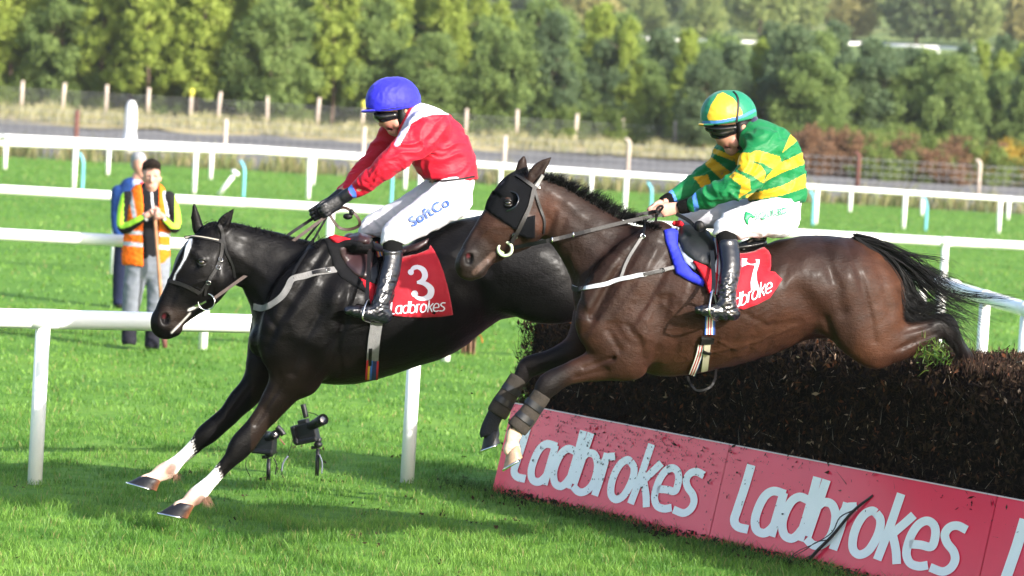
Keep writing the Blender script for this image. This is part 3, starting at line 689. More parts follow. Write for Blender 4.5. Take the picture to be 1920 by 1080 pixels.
    def world(s, V):
        px = V[:, 0] / s.s; py = -V[:, 1] / s.s
        return P(px, py, s.dfun(px) - V[:, 2]), px, py, V[:, 2]
def relax(V, Q, it=2, lam=.5):
    e = np.concatenate([Q[:, [0, 1]], Q[:, [1, 2]], Q[:, [2, 3]], Q[:, [3, 0]]]); n = len(V)
    for _ in range(it):
        acc = np.stack([np.bincount(e[:, 0], V[e[:, 1], i], n) + np.bincount(e[:, 1], V[e[:, 0], i], n) for i in range(3)], 1)
        cnt = np.bincount(e[:, 0], minlength=n) + np.bincount(e[:, 1], minlength=n); V = V + lam * (acc / np.maximum(cnt, 1)[:, None] - V)
    return V
def vnormals(V, Q):
    nn = np.cross(V[Q[:, 2]] - V[Q[:, 0]], V[Q[:, 3]] - V[Q[:, 1]]); n = len(V)
    out = np.stack([sum(np.bincount(Q[:, k], nn[:, i], n) for k in range(4)) for i in range(3)], 1)
    return out / (np.linalg.norm(out, axis=1)[:, None] + 1e-12)
def grow(sol, name, m, parent, colf=None, disp=None, it=2):
    V, Q = sol.mesh(); V = relax(V, Q, it)
    if disp is not None: V = V + vnormals(V, Q) * disp(V, V[:, 0] / sol.s, -V[:, 1] / sol.s, V[:, 2])[:, None]
    Wd, px, py, w = sol.world(V)
    # outward winding
    c = Wd.mean(0); nrm = np.cross(Wd[Q[:, 1]] - Wd[Q[:, 0]], Wd[Q[:, 2]] - Wd[Q[:, 0]])
    if ((Wd[Q[:, 0]] - c) * nrm).sum() < 0: Q = Q[:, ::-1]
    col = colf(px, py, w) if colf else None
    o = mk(name, Wd, Q, m, parent, True, col)
    return o, Wd, Q
class Skin:
    "a finished surface to lay straps, cloths and prints on"
    def __init__(s, Vs, Qs):
        V = np.concatenate(Vs); F_ = []; off = 0
        for v, q in zip(Vs, Qs): F_.append(q + off); off += len(v)
        s.b = BVHTree.FromPolygons([tuple(v) for v in V], [tuple(int(i) for i in f) for f in np.concatenate(F_)])
        px, py, d = proj(V); s.px, s.py, s.d = px, py, d
    def hit(s, px, py):
        v = CF + CR * (px - 960) / FPX + CU * (540 - py) / FPX
        h = s.b.ray_cast(Vector(CP), Vector(v / np.linalg.norm(v)))
        if h[0] is None: return None
        n = np.array(h[1]); 
        if n @ v > 0: n = -n
        return np.array(h[0]), n
    def lay(s, px, py, last=None):
        r = s.hit(px, py)
        if r is not None: return r
        if last is None:
            k = np.argmin((s.px - px) ** 2 + (s.py - py) ** 2); d = s.d[k]
        else: d = float((last[0] - CP) @ CF)
        return P(px, py, d), (last[1] if last is not None else -CF)
def strap(skin, pts, w, name, m, parent, off=.004, th=.004, n=6, smooth_n=True, col=None, w2=None):
    "strap of width w (m) laid along photo points on a skin"
    q = cr(pts, n) if len(pts) > 2 else np.array([lerp(pts[0], pts[1], t) for t in np.linspace(0, 1, n * 2)])
    L = []; last = None
    for a in q: last = skin.lay(a[0], a[1], last); L.append(last)
    X = np.array([l[0] for l in L]); N = np.array([l[1] for l in L])
    for _ in range(3): N[1:-1] = (N[:-2] + N[1:-1] * 2 + N[2:]) / 4
    N /= np.linalg.norm(N, axis=1)[:, None]
    for _ in range(2): X[1:-1] = (X[:-2] + 2 * X[1:-1] + X[2:]) / 4
    T = np.gradient(X, axis=0); T /= np.linalg.norm(T, axis=1)[:, None] + 1e-9
    S_ = np.cross(N, T); S_ /= np.linalg.norm(S_, axis=1)[:, None] + 1e-9
    ww = np.full(len(X), w) if w2 is None else np.interp(np.linspace(0, 1, len(X)), np.linspace(0, 1, len(w2)), w2)
    V = []; Fc = []
    for i in range(len(X)):
        for sx, o in ((-1, off), (1, off), (1, off + th), (-1, off + th)): V.append(X[i] + S_[i] * sx * ww[i] / 2 + N[i] * o)
    for i in range(len(X) - 1):
        for k in range(4): Fc.append((4 * i + k, 4 * i + (k + 1) % 4, 4 * i + 4 + (k + 1) % 4, 4 * i + 4 + k))
    Fc += [(3, 2, 1, 0), tuple(4 * (len(X) - 1) + k for k in range(4))]
    return mk(name, V, Fc, m, parent, False)
def patch(skin, poly, name, m, parent, off=.004, th=.003, step=5.0, smooth=3, lift=None, pillow=0):
    "a sheet with the outline poly (photo px) lying on a skin"
    poly = np.asarray(poly, float); out = []
    for a, b in zip(poly, np.roll(poly, -1, 0)):
        k = max(1, int(np.linalg.norm(b - a) / step)); out += [a + (b - a) * t / k for t in range(k)]
    nb = len(out); lo, hi = poly.min(0), poly.max(0)
    from mathutils import Vector as V2
    def inside(p):
        c = False; j = len(poly) - 1
        for i in range(len(poly)):
            if (poly[i][1] > p[1]) != (poly[j][1] > p[1]) and p[0] < (poly[j][0] - poly[i][0]) * (p[1] - poly[i][1]) / (poly[j][1] - poly[i][1]) + poly[i][0]: c = not c
            j = i
        return c
    ob = np.array(out); pts = list(out)
    for x in np.arange(lo[0] + step / 2, hi[0], step):
        for y in np.arange(lo[1] + step / 2, hi[1], step):
            if inside((x, y)) and np.min((ob[:, 0] - x) ** 2 + (ob[:, 1] - y) ** 2) > (step * .6) ** 2: pts.append(np.array((x, y)))
    r = geometry.delaunay_2d_cdt([Vector((p[0], p[1])) for p in pts], [(i, (i + 1) % nb) for i in range(nb)], [], 1, 1e-4)
    vs, fs = r[0], r[2]; pv = np.array([(v[0], v[1]) for v in vs]); X = []; N = []; last = None
    for p in pv:
        h = skin.hit(p[0], p[1]); 
        if h is None: h = skin.lay(p[0], p[1], last)
        else: last = h
        X.append(h[0]); N.append(h[1])
    X = np.array(X); N = np.array(N)
    nb_ = [set() for _ in X]
    for f in fs:
        for i in range(len(f)): nb_[f[i]].add(f[(i + 1) % len(f)]); nb_[f[(i + 1) % len(f)]].add(f[i])
    d = (X - CP) @ CF
    for _ in range(smooth):
        d = np.array([.5 * d[i] + .5 * np.mean([d[j] for j in nb_[i]]) if nb_[i] else d[i] for i in range(len(d))])
        N = np.array([N[i] + sum((N[j] for j in nb_[i]), np.zeros(3)) for i in range(len(N))]); N /= np.linalg.norm(N, axis=1)[:, None]
    X = P(pv[:, 0], pv[:, 1], d)
    eo = np.min(np.sqrt((pv[:, 0][:, None] - ob[None, :, 0]) ** 2 + (pv[:, 1][:, None] - ob[None, :, 1]) ** 2), 1)
    o2 = off + pillow * np.clip(eo / 12, 0, 1) ** .5
    if lift is not None: o2 = o2 + lift(pv[:, 0], pv[:, 1])
    top = X + N * (np.broadcast_to(o2, len(X)) + th)[:, None]; bot = X + N * (off * .5)
    n = len(X); Fc = []; edge = {}
    for f in fs:
        a, b, c = [pv[i] for i in f[:3]]; cw = (b[0] - a[0]) * (c[1] - a[1]) - (b[1] - a[1]) * (c[0] - a[0])
        f = list(f) if cw < 0 else list(f)[::-1]
        Fc.append(tuple(f)); Fc.append(tuple(n + i for i in reversed(f)))
        for i in range(len(f)):
            e = (f[i], f[(i + 1) % len(f)]); edge[e] = 1
    for (a, b) in list(edge):
        if (b, a) not in edge: Fc.append((b, a, n + a, n + b))
    o = mk(name, np.vstack([top, bot]), Fc, m, parent, True)
    return o, Skin([top], [np.array([f for f in [g for g in Fc[:2 * len(fs):2]]])]) if all(len(f) == 3 for f in fs) else None
def print_on(skin, polys, name, m, parent, off=.006):
    "flat print: list of (verts2d px, faces)"
    V = []; Fc = []; last = None
    for k, (vs, fs) in enumerate(polys):
        o = len(V)
        for p in vs:
            h = skin.hit(p[0], p[1]) or skin.lay(p[0], p[1], last); last = h
            V.append(h[0] + h[1] * (off + k * .0003))
        Fc += [tuple(o + i for i in f) for f in fs]
    return mk(name, V, Fc, m, parent, False)
def strokes_polys(strokes, w, n=6):
    out = []
    for st in strokes:
        w2 = None
        if isinstance(st, tuple): st, w2 = st
        l, r = stroke(st, w, n, w2); vs = np.stack([l, r], 1).reshape(-1, 2); out.append((vs, ribbon_faces(len(l), 0)))
    return out
def word_polys(fn, letters='Ladbrokes', w=14.2):
    out = []
    for ch in letters:
        for st in WORD[ch]:
            l, r = stroke(st, w, 6); vs = np.stack([l, r], 1).reshape(-1, 2); out.append((np.array([fn(*v) for v in vs]), ribbon_faces(len(l), 0)))
    return out
def font_polys(txt, fn, sub=3, bold=.0):
    cu = bpy.data.curves.new('lettering', 'FONT'); cu.body = txt; cu.offset = bold; cu.resolution_u = 4; cu.space_character = 1.14
    ob = bpy.data.objects.new('lettering', cu); COL.objects.link(ob); dg = bpy.context.evaluated_depsgraph_get(); dg.update()
    me = ob.evaluated_get(dg).to_mesh(); vs = np.array([v.co[:2] for v in me.vertices]); fs = [tuple(p.vertices) for p in me.polygons]
    ob.evaluated_get(dg).to_mesh_clear(); bpy.data.objects.remove(ob); bpy.data.curves.remove(cu)
    return [(np.array([fn(*v) for v in vs]), fs)], vs
def hairs(roots, dirs_fn, name, m, parent, col=None):
    V = []; Fc = []; 
    for pts, r in roots:
        q = np.asarray(pts); n = len(q); T = np.gradient(q, axis=0); T /= np.linalg.norm(T, axis=1)[:, None] + 1e-9
        s = np.cross(T, rng.normal(size=3)); s /= np.linalg.norm(s, axis=1)[:, None] + 1e-9; t = np.cross(T, s); off = len(V)
        for i in range(n):
            rr = r * (1 - .85 * i / (n - 1))
            for k in range(3): a = 2.094 * k; V.append(q[i] + rr * (math.cos(a) * s[i] + math.sin(a) * t[i]))
        for i in range(n - 1):
            for k in range(3): Fc.append((off + 3 * i + k, off + 3 * i + (k + 1) % 3, off + 3 * i + 3 + (k + 1) % 3, off + 3 * i + 3 + k))
    return mk(name, np.array(V), np.array(Fc), m, parent, True)
def sm(x, a, b):
    t = np.clip((x - a) / (b - a), 0, 1); return t * t * (3 - 2 * t)
def near(px, py, pts):
    "distance in px to a polyline"
    p = np.asarray(pts, float); best = np.full(px.shape, 1e9)
    for a, b in zip(p[:-1], p[1:]):
        d = b - a; t = np.clip(((px - a[0]) * d[0] + (py - a[1]) * d[1]) / (d @ d + 1e-9), 0, 1)
        best = np.minimum(best, np.hypot(px - a[0] - t * d[0], py - a[1] - t * d[1]))
    return best
def relief(px, py, w, items):
    v = np.zeros(len(px))
    for pts, wd, dp in items: v += dp * np.exp(-(near(px, py, pts) / wd) ** 2)
    return v * np.clip(np.abs(w) / .06, 0, 1)
def mixc(c, c2, t): return c * (1 - t[:, None]) + np.asarray(c2) * t[:, None]
# ---------------------------------------------------------------- horses
def horse_mat(name, gloss, mud, ct=.06, sp=.05):
    m = mat(name, rough=gloss, spec=sp, attr=True, var=.25, vs=9, dirt=(mud, 75, .735), bump=.38, bs=48, coat=ct, coatr=.26, stretch=(1, 1, 2.2), bdist=.008, bump2=.3, bs2=150)
    return m
HM3 = horse_mat('black_coat', .36, (.016, .014, .012)); HM7 = horse_mat('bay_coat', .46, (.03, .02, .015), .04, .09)
HAIR = mat('black_hair', (.004, .0038, .0042), .5, .2); HOOF = mat('hoof', rough=.5, spec=.25, attr=True, var=.25, vs=60)
EYE = mat('eye', (.012, .007, .005), .05, .8, coat=1, coatr=.02); STEEL = mat('steel', (.6, .6, .6), .25, .5, metal=1)
D3 = lambda px: np.interp(px, [200, 420, 900, 1300], [18.55, 18.75, 19.35, 19.6])
D7 = lambda px: np.interp(px, [850, 1000, 1650, 1900], [17.25, 17.4, 17.95, 18.15])
def hooves(e, D, data, mcol):
    for (cx, cy, tx, ty, sx, sy, hx, hy, w, c) in data:
        # coronet centre, toe tip, sole mid heel side, heel; built as a skewed cone with a flat sole
        d = float(D(np.array(cx)))
        def Q(x, y, z): return P(x, y, d - w - z)
        n = 18; V = []; cor = np.array([cx, cy]); toe = np.array([tx, ty]); heel = np.array([hx, hy]); ctr = (toe + heel) / 2
        ax = toe - heel; L = np.linalg.norm(ax) / 2; ax = ax / np.linalg.norm(ax); up = cor - ctr; H = np.linalg.norm(up)
        half = [(1.0, 0, 1.0), (.97, .06, .97), (.78, .55, .85), (.66, .95, .74), (.5, 1.08, .6)]
        for (k, hgt, kw) in half:
            for i in range(n):
                t = 2 * math.pi * i / n; u = math.cos(t); v = math.sin(t)
                p = ctr + up * hgt + ax * (u * L * k); V.append(Q(p[0], p[1], v * kw * L * 17.8 / FPX * .82))
        Fc = [(r * n + i, r * n + (i + 1) % n, (r + 1) * n + (i + 1) % n, (r + 1) * n + i) for r in range(4) for i in range(n)] + [tuple(range(n - 1, -1, -1)), tuple(4 * n + i for i in range(n))]
        cols = np.zeros((len(V), 3)); 
        for r in range(5):
            for i in range(n): cols[r * n + i] = np.array(c[0]) * (1 - max(0, -math.cos(2 * math.pi * i / n)) ** 4) + np.array(c[1]) * max(0, -math.cos(2 * math.pi * i / n)) ** 4
        h = mk('hoof', V, Fc, HOOF, e, True, cols)
        mb = MB(); pts = []
        for i in range(15):
            t = -2.3 + 4.6 * i / 14; p = ctr - up * .03 + ax * (math.cos(t) * L * .97); pts.append(Q(p[0], p[1], math.sin(t) * L * 17.8 / FPX * .8))
        mb.tube(pts, .007, 6); mb.build('horseshoe', STEEL, h)
def head_pts(f0, dr, st, b):
    dr = np.array(dr); dr = dr / np.linalg.norm(dr); pp = np.array([-dr[1], dr[0]]); pp = pp if pp[0] > 0 else -pp
    at = lambda t, p: tuple(np.array(f0) + dr * t + pp * p)
    return at, [(*at(t, p), 0, a, bb) for (t, p, a), bb in zip(st, b)]
def tack_ring(e, D, px, py, r, w, name='bit_ring', m=None, tr=.004):
    c = [P(px + r * math.cos(t), py + r * math.sin(t), float(D(np.array(px))) - w - .004 * math.cos(2 * t)) for t in np.linspace(0, 2 * math.pi, 29)]
    mb = MB(); mb.tube(c, tr, 8, False); return mb.build(name, m or STEEL, e)

REL3 = [([(606, 470), (565, 535), (525, 598), (500, 650)], 9, -.013), ([(622, 480), (582, 548), (545, 605)], 11, .008), ([(655, 540), (640, 620), (612, 690), (585, 722)], 9, -.013), ([(630, 560), (605, 640), (570, 700)], 14, .008), ([(598, 590), (565, 650), (548, 700)], 7, -.009),
 ([(445, 520), (480, 560), (515, 612)], 7, -.008), ([(440, 450), (500, 475), (570, 500)], 10, -.006), ([(430, 470), (490, 510), (545, 560)], 10, .006), ([(418, 468), (403, 520), (397, 556)], 5, -.006), ([(345, 545), (370, 530), (402, 524)], 4, .004), ([(333, 538), (318, 576)], 5, -.004),
 ([(880, 500), (905, 550), (910, 595)], 14, -.015), ([(690, 700), (780, 665), (860, 610)], 8, .004), ([(530, 715), (505, 755), (480, 795)], 4, -.006), ([(560, 735), (520, 777)], 4, -.005), ([(436, 872), (398, 908)], 3, -.004), ([(372, 836), (330, 872)], 3, -.004), ([(470, 725), (430, 780)], 4, -.005), ([(640, 700), (632, 640), (650, 600)], 6, -.006), ([(870, 430), (900, 470), (930, 530)], 12, -.006)] + [([(706 + 28 * k, 510), (692 + 28 * k, 600), (680 + 28 * k, 662)], 6, -.0045) for k in range(6)]
REL7 = [([(1205, 450), (1165, 520), (1125, 585), (1095, 625)], 9, -.013), ([(1230, 470), (1195, 540), (1150, 600)], 9, .009), ([(1250, 500), (1217, 560), (1182, 612)], 8, -.009), ([(1252, 560), (1237, 620), (1223, 692)], 10, -.015), ([(1175, 610), (1200, 640), (1207, 672)], 7, -.01), ([(1140, 620), (1162, 656)], 6, -.009),
 ([(1058, 470), (1080, 530), (1095, 590)], 8, -.01), ([(1045, 440), (1075, 500), (1100, 570)], 10, .007), ([(1050, 385), (1100, 430), (1160, 480)], 10, -.007), ([(1010, 452), (1030, 430), (1040, 400)], 6, -.009), ([(1025, 470), (1048, 445), (1058, 415)], 6, -.006), ([(1590, 455), (1612, 520), (1630, 590), (1640, 640)], 8, -.011), ([(1625, 455), (1655, 520), (1670, 590)], 8, -.009), ([(1545, 455), (1560, 520), (1580, 585)], 12, -.011), ([(1602, 480), (1592, 560), (1610, 640)], 14, .006),
 ([(1495, 465), (1510, 480)], 16, .010), ([(1500, 540), (1530, 592)], 20, -.018), ([(1548, 600), (1563, 642)], 8, -.014), ([(1330, 662), (1420, 640), (1490, 612)], 3.5, .006), ([(1350, 640), (1380, 655), (1400, 648)], 3, .005), ([(1400, 590), (1440, 612), (1500, 602)], 6, -.007), ([(1150, 672), (1095, 690)], 4, -.007), ([(1140, 694), (1080, 708)], 3.5, -.006), ([(1680, 656), (1720, 641), (1755, 626)], 4, -.008), ([(1690, 622), (1740, 611)], 5, -.008), ([(1060, 676), (1010, 690)], 4, -.005), ([(905, 440), (925, 425), (960, 425)], 4, .004), ([(895, 430), (880, 462)], 5, -.004), ([(985, 440), (975, 470)], 6, -.006),
 ([(1215, 690), (1290, 690), (1330, 675)], 8, -.006)] + [([(1304 + 34 * k, 505), (1283 + 34 * k, 600), (1266 + 34 * k, 662)], 7, -.005) for k in range(6)]
# ---- black horse, number 3
s = Solid((225, 365, 1300, 990), -.5, .5, D3, 18.9, .0088)
s.add([(562, 604, 0, 82, .2), (590, 596, 0, 117, .25), (614, 593, 0, 127, .275), (650, 597, 0, 124, .31), (700, 593, 0, 116, .325), (750, 582, 0, 110, .33), (800, 566, 0, 109, .325), (850, 530, 0, 107, .31), (900, 506, 0, 101, .295), (950, 499, 0, 97, .29), (1000, 502, 0, 90, .27), (1040, 512, 0, 70, .22)], .03)
s.add([(572, 548, 0, 96, .17), (538, 526, 0, 82, .14), (500, 494, 0, 62, .105), (461, 481, 0, 57, .09), (430, 465, 0, 49, .08), (402, 445, 0, 30, .065)], .05)
at3, hp = head_pts((353, 443), (-68, 147), [(25, 52, 54), (45, 54, 58), (70, 53, 53), (90, 47, 47), (106, 42, 42), (125, 37, 36.5), (150, 31.5, 31), (165, 31, 30.5), (174, 31, 22)], [.085, .1, .09, .073, .066, .06, .058, .056, .045])
s.add(hp, .025)
A = at3
s.add([(*A(50, 82), .055, 30, .045)], .02); s.add([(*A(22, 14), .045, 14, .04), (*A(48, 12), .045, 12, .03), (*A(100, 9), .02, 8, .025), (*A(140, 10), .012, 8, .025)], .02)
s.add([(*A(52, 58), .085, 7, .014), (*A(92, 48), .06, 5, .012)], .015)        # facial crest
s.add([(*A(24, 30), .07, 12, .025), (*A(30, 42), .085, 10, .018)], .018)      # brow
s.add([(*A(156, 24), .045, 14, .022), (*A(168, 26), .04, 14, .022)], .02); s.add([(*A(168, 50), .02, 14, .035)], .02)
s.cut([(*A(44, 34), .1, 8, .016), (*A(52, 28), .1, 6, .012)], .014)
s.cut([(*A(157, 24), .075, 9, .03), (*A(163, 28), .075, 7, .03)], .01)        # nostril
s.cut([(323, 622, .075, 2.2, .03), (338, 607, .075, 2, .03), (355, 590, .075, 2, .03), (373, 574, .075, 1.6, .03)], .006)
for pts in ([(372, 430, -.035, 11, .018), (367, 408, -.035, 9.5, .016), (364, 382, -.03, 3, .006)], [(416, 428, .05, 13, .02), (424, 412, .06, 11.5, .017), (437, 393, .068, 3, .006)]): s.add(pts, .012)
s.cut([(416, 422, .074, 6, .014), (425, 408, .078, 5, .012), (434, 397, .078, 2, .006)], .008)
for w, dx in ((1, 0), (-1, 1)):
    if w > 0:
        s.add([(612, 480, .14, 34, .08), (575, 560, .18, 62, .09), (540, 640, .17, 56, .09), (556, 690, .15, 46, .08)], .05)
        s.add([(585, 640, .19, 52, .08), (560, 700, .15, 46, .075)], .05)
        s.add([(556, 690, .15, 46, .085), (535, 725, .15, 34, .06), (508, 765, .15, 25.5, .05), (487, 792, .15, 21, .043), (452, 836, .15, 23, .047), (436, 858, .15, 16, .033), (420, 876, .15, 13.5, .025), (398, 900, .15, 13, .023), (376, 922, .15, 16.5, .031), (366, 931, .15, 17, .031), (350, 944, .15, 12.5, .025), (338, 953, .15, 16, .03)], .03)
    else:
        s.add([(540, 570, -.18, 62, .09), (505, 640, -.17, 40, .09), (500, 680, -.15, 38, .08)], .05)
        s.add([(502, 690, -.15, 38, .085), (478, 724, -.15, 28, .06), (452, 752, -.15, 24.5, .05), (425, 782, -.15, 20, .043), (391, 811, -.15, 20.5, .046), (372, 830, -.15, 15, .033), (356, 845, -.15, 13.5, .025), (333, 866, -.15, 13, .023), (315, 881, -.15, 17, .031), (305, 886, -.15, 16, .031), (287, 896, -.15, 12.5, .025), (276, 903, -.15, 16, .03)], .03)
# quarters and trailing hind legs (mostly behind the bay horse)
for w in (1, -1):
    s.add([(960, 490, .12 * w, 84, .16), (1010, 520, .15 * w, 84, .14), (1040, 545, .16 * w, 62, .12), (1075, 562, .16 * w, 40, .085)], .05)
    s.add([(1060, 560, .15 * w, 42, .08), (1110, 566, .14 * w, 30, .055), (1160, 574, .13 * w, 22, .04), (1190, 590, .13 * w, 18, .033), (1215, 612, .13 * w, 12, .024), (1245, 640, .13 * w, 14, .028), (1262, 655, .13 * w, 14, .03)], .03)
# muscle relief
s.groove([(560, 478, .28, 9, .06), (520, 540, .27, 7, .06), (498, 590, .25, 6, .05)], .03)
s.add([(640, 560, .2, 40, .11)], .06); s.groove([(628, 640, .33, 8, .05), (615, 690, .3, 7, .05)], .03)
s.groove([(880, 540, .36, 16, .07), (905, 580, .33, 12, .06)], .05)
s.add([(495, 640, .06, 30, .1)], .04); s.groove([(520, 700, .26, 6, .05), (520, 740, .24, 4, .04)], .02)
s.groove([(513, 740, .215, 3, .02), (478, 800, .2, 2.5, .02)], .012)
h3 = empty('racehorse', P(600, 1030, 19.0), 'black racehorse with a white blaze and white front socks landing first', 'horse', 'horses jumping the brush fence')
def col3(px, py, w):
    c = np.tile([.0026, .0023, .0026], (len(px), 1))
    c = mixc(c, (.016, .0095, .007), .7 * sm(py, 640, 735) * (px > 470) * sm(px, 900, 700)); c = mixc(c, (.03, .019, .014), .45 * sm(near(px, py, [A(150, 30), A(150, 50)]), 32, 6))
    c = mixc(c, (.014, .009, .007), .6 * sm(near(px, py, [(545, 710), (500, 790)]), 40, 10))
    n1 = 5 * np.sin(px * .9 + py * .35) * np.sin(px * .31 - py * .7)
    for (ax, ay), (bx, by), front in (((362, 838), (290, 885), 0), ((412, 890), (345, 950), 1)):
        d = np.array([bx - ax, by - ay], float); L = np.linalg.norm(d); d /= L; t = (px - ax) * d[0] + (py - ay) * d[1]; off = np.abs(-(px - ax) * d[1] + (py - ay) * d[0])
        perp = -(px - ax) * d[1] + (py - ay) * d[0]
        k = sm(t + n1 * 1.6 + perp * .35, -3, 5) * (off < 55) * ((w > 0) if front else (w <= 0)) * (py > 800)
        c = mixc(c, (.72, .68, .66), k)
        k2 = k * sm(t, L * .45, L * .8); c = mixc(c, (.55, .34, .24), k2 * .8)
        kb = k * sm(near(px, py, [(ax + d[0] * L * .58 - d[1] * -8, ay + d[1] * L * .58 + 10), (ax + d[0] * L * .75 + 10, ay + d[1] * L * .75 + 10)]), 13, 4); c = mixc(c, (.12, .05, .03), kb * .8)
    bl = [(357, 448), (352, 466), (347, 484), (338, 500), (329, 514), (325, 528)]; wd = np.interp(py, [446, 462, 478, 492, 530], [2, 3.8, 2.1, .5, .2])
    c = mixc(c, (.62, .66, .74), sm(near(px, py, bl) - wd, 2.2, -1.5) * (w > -.03))
    c = mixc(c, (.6, .58, .56), .75 * sm(near(px, py, [(322, 624), (345, 600), (356, 588)]) - 1.2, 1.5, -1.2)); c = mixc(c, (.6, .58, .56), .8 * sm(near(px, py, [(355, 581), (373, 573)]) - 2.2, 1.5, -1.5))
    c = mixc(c, (.004, .003, .003), sm(near(px, py, [A(157, 24), A(163, 28)]), 12, 8) * (w > 0)); c = mixc(c, (.05, .008, .011), sm(near(px, py, [A(154, 22), A(156, 22)]), 5, 2) * (w > 0))
    return c
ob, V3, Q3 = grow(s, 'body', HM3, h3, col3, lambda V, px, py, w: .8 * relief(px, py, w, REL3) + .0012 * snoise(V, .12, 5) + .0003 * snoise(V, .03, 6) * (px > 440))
K3 = Skin([V3], [Q3])
hooves(h3, D3, [(283, 897, 237, 905, 0, 0, 294, 921, -.15, ((.012, .012, .016), (.2, .075, .03))), (346, 946, 296, 962, 0, 0, 352, 973, .15, ((.012, .012, .016), (.2, .075, .03)))], HOOF)
hooves(h3, D3, [(1262, 655, 1290, 690, 0, 0, 1255, 690, .13, ((.02, .02, .02), (.03, .03, .03))), (1262, 655, 1290, 690, 0, 0, 1255, 690, -.13, ((.02, .02, .02), (.03, .03, .03)))], HOOF)
def eye(K, e, px, py, r, back=.35):
    q, n = K.lay(px, py); v = (q - CP) / np.linalg.norm(q - CP); c = q + v * r * back
    mb = MB(); mb.ball(c, r, 16, 12); mb.build('eye', EYE, e)
    lid = mat('eyelid', (.01, .009, .009), .4) if 'eyelid' not in MATS else MATS['eyelid']
    for sg, up in ((1, .9), (-1, .8)):
        pts = [P(px + r * 1.15 * math.cos(t) * FPX / 18.5, py - sg * r * up * math.sin(t) * FPX / 18.5, float((q - CP) @ CF) - r * .62 * math.sin(t) + r * .1) for t in np.linspace(.05, math.pi - .05, 11)]
        mb = MB(); mb.tube(pts, [.002, .004, .005, .006, .0065, .0065, .0065, .006, .005, .004, .002], 6); mb.build('eyelid', lid, e)
eye(K3, h3, 378.5, 492, .021)
# plaited mane of the black horse, feather and forelock
R3 = []
def tuft(K, px, py, dx, dy, L, n, r, wsp=.02, curl=.3, droot=3):
    out = []; tw = rng.normal(0, .3); tl = rng.uniform(.65, 1.25); L = L * tl; t_ = math.cos(tw), math.sin(tw); dx, dy = dx * t_[0] - dy * t_[1], dx * t_[1] + dy * t_[0]
    for _ in range(n):
        a, b = px + rng.normal(0, droot), py + rng.normal(0, droot * .6); q, nn = K.lay(a, b); d = float((q - CP) @ CF) + .005
        l = L * rng.uniform(.5, 1.1); ang = rng.normal(0, .16); ex = dx * math.cos(ang) - dy * math.sin(ang); ey = dx * math.sin(ang) + dy * math.cos(ang); ww = rng.normal(0, wsp); cu = rng.normal(0, curl)
        pts = [P(a + ex * l * t - ey * l * cu * t * t, b + ey * l * t + ex * l * cu * t * t + l * .25 * t * t, d - ww * t) for t in np.linspace(0, 1, 5)]
        out.append((pts, r * rng.uniform(.7, 1.2)))
    return out
for t in np.linspace(0, 1, 26):
    x = np.interp(t, [0, .2, .45, .7, 1], [402, 440, 492, 543, 600]); y = np.interp(t, [0, .2, .45, .7, 1], [419, 421, 430, 446, 460])
    R3 += tuft(K3, x, y + 3, -.35, -.9, 8, 34, .0022, .015, .5, 3.5)
R3 += tuft(K3, 597, 456, .5, -1, 26, 16, .002, .01, .9, 2)
R3 += tuft(K3, 398, 420, -.8, .3, 16, 60, .0018, .03, .4, 5)
hairs(R3, None, 'mane', HAIR, h3)
FE = []
for (x, y, L) in ((386, 934, 18), (330, 890, 13)): FE += tuft(K3, x, y, .15, .9, L, 70, .0016, .015, .3, 4)
hairs(FE, None, 'fetlock_hair', mat('feather_hair', (.26, .14, .09), .7), h3)
TL = []
for _ in range(160):
    p0 = np.array([1052 + rng.normal(0, 5), 470 + rng.normal(0, 6)]); d = float(D3(np.array(1050.))) + rng.normal(0, .02)
    TL.append(([P(p0[0] + 110 * t, p0[1] + 20 * t + 40 * t * t + rng.normal(0, 3), d + rng.normal(0, .01)) for t in np.linspace(0, 1, 6)], .004))
hairs(TL, None, 'tail', HAIR, h3)

# ---- bay horse, number 7
s = Solid((845, 275, 1900, 905), -.55, .5, D7, 17.7, .0086)
s.add([(1166, 565, 0, 88, .18), (1196, 562, 0, 118, .23), (1226, 561, 0, 136, .265), (1260, 567, 0, 139, .295), (1320, 570, 0, 125, .325), (1380, 571, 0, 110, .335), (1437, 562, 0, 99, .33), (1480, 545, 0, 97, .315), (1530, 538, 0, 97, .30), (1590, 540, 0, 92, .285), (1632, 556, 0, 78, .24)], .03)
s.add([(1178, 536, 0, 100, .17), (1151, 501, 0, 83, .14), (1112, 455, 0, 67, .108), (1072, 419, 0, 55, .09), (1036, 391, 0, 53, .08), (1002, 350, 0, 30, .065)], .05)
at7, hp = head_pts((951, 327), (-93, 148), [(32, 55, 55), (62, 58, 59), (90, 49, 50), (112, 44, 44.5), (140, 36, 36), (160, 32.5, 32), (178, 33, 31), (188, 29, 22)], [.088, .105, .09, .072, .063, .06, .057, .045])
s.add(hp, .025); A = at7
s.add([(*A(60, 88), .06, 32, .045)], .02); s.add([(*A(20, 14), .045, 14, .04), (*A(50, 13), .045, 12, .03), (*A(105, 9), .02, 8, .025), (*A(150, 10), .012, 8, .025)], .02)
s.add([(*A(70, 56), .09, 7, .014), (*A(112, 44), .06, 5, .012)], .015)
s.add([(*A(34, 22), .07, 12, .025), (*A(40, 34), .085, 9, .018)], .018)
s.add([(*A(168, 22), .045, 15, .022), (*A(182, 24), .04, 14, .022)], .02); s.add([(*A(180, 50), .02, 15, .035)], .02)
s.cut([(*A(58, 26), .1, 7, .016)], .014)
s.cut([(*A(170, 22), .075, 9, .03), (*A(176, 26), .075, 7, .03)], .01)
s.cut([(889, 511, .075, 2.2, .03), (903, 498, .075, 2, .03), (917, 483, .075, 2, .03), (930, 472, .075, 1.6, .03)], .006)
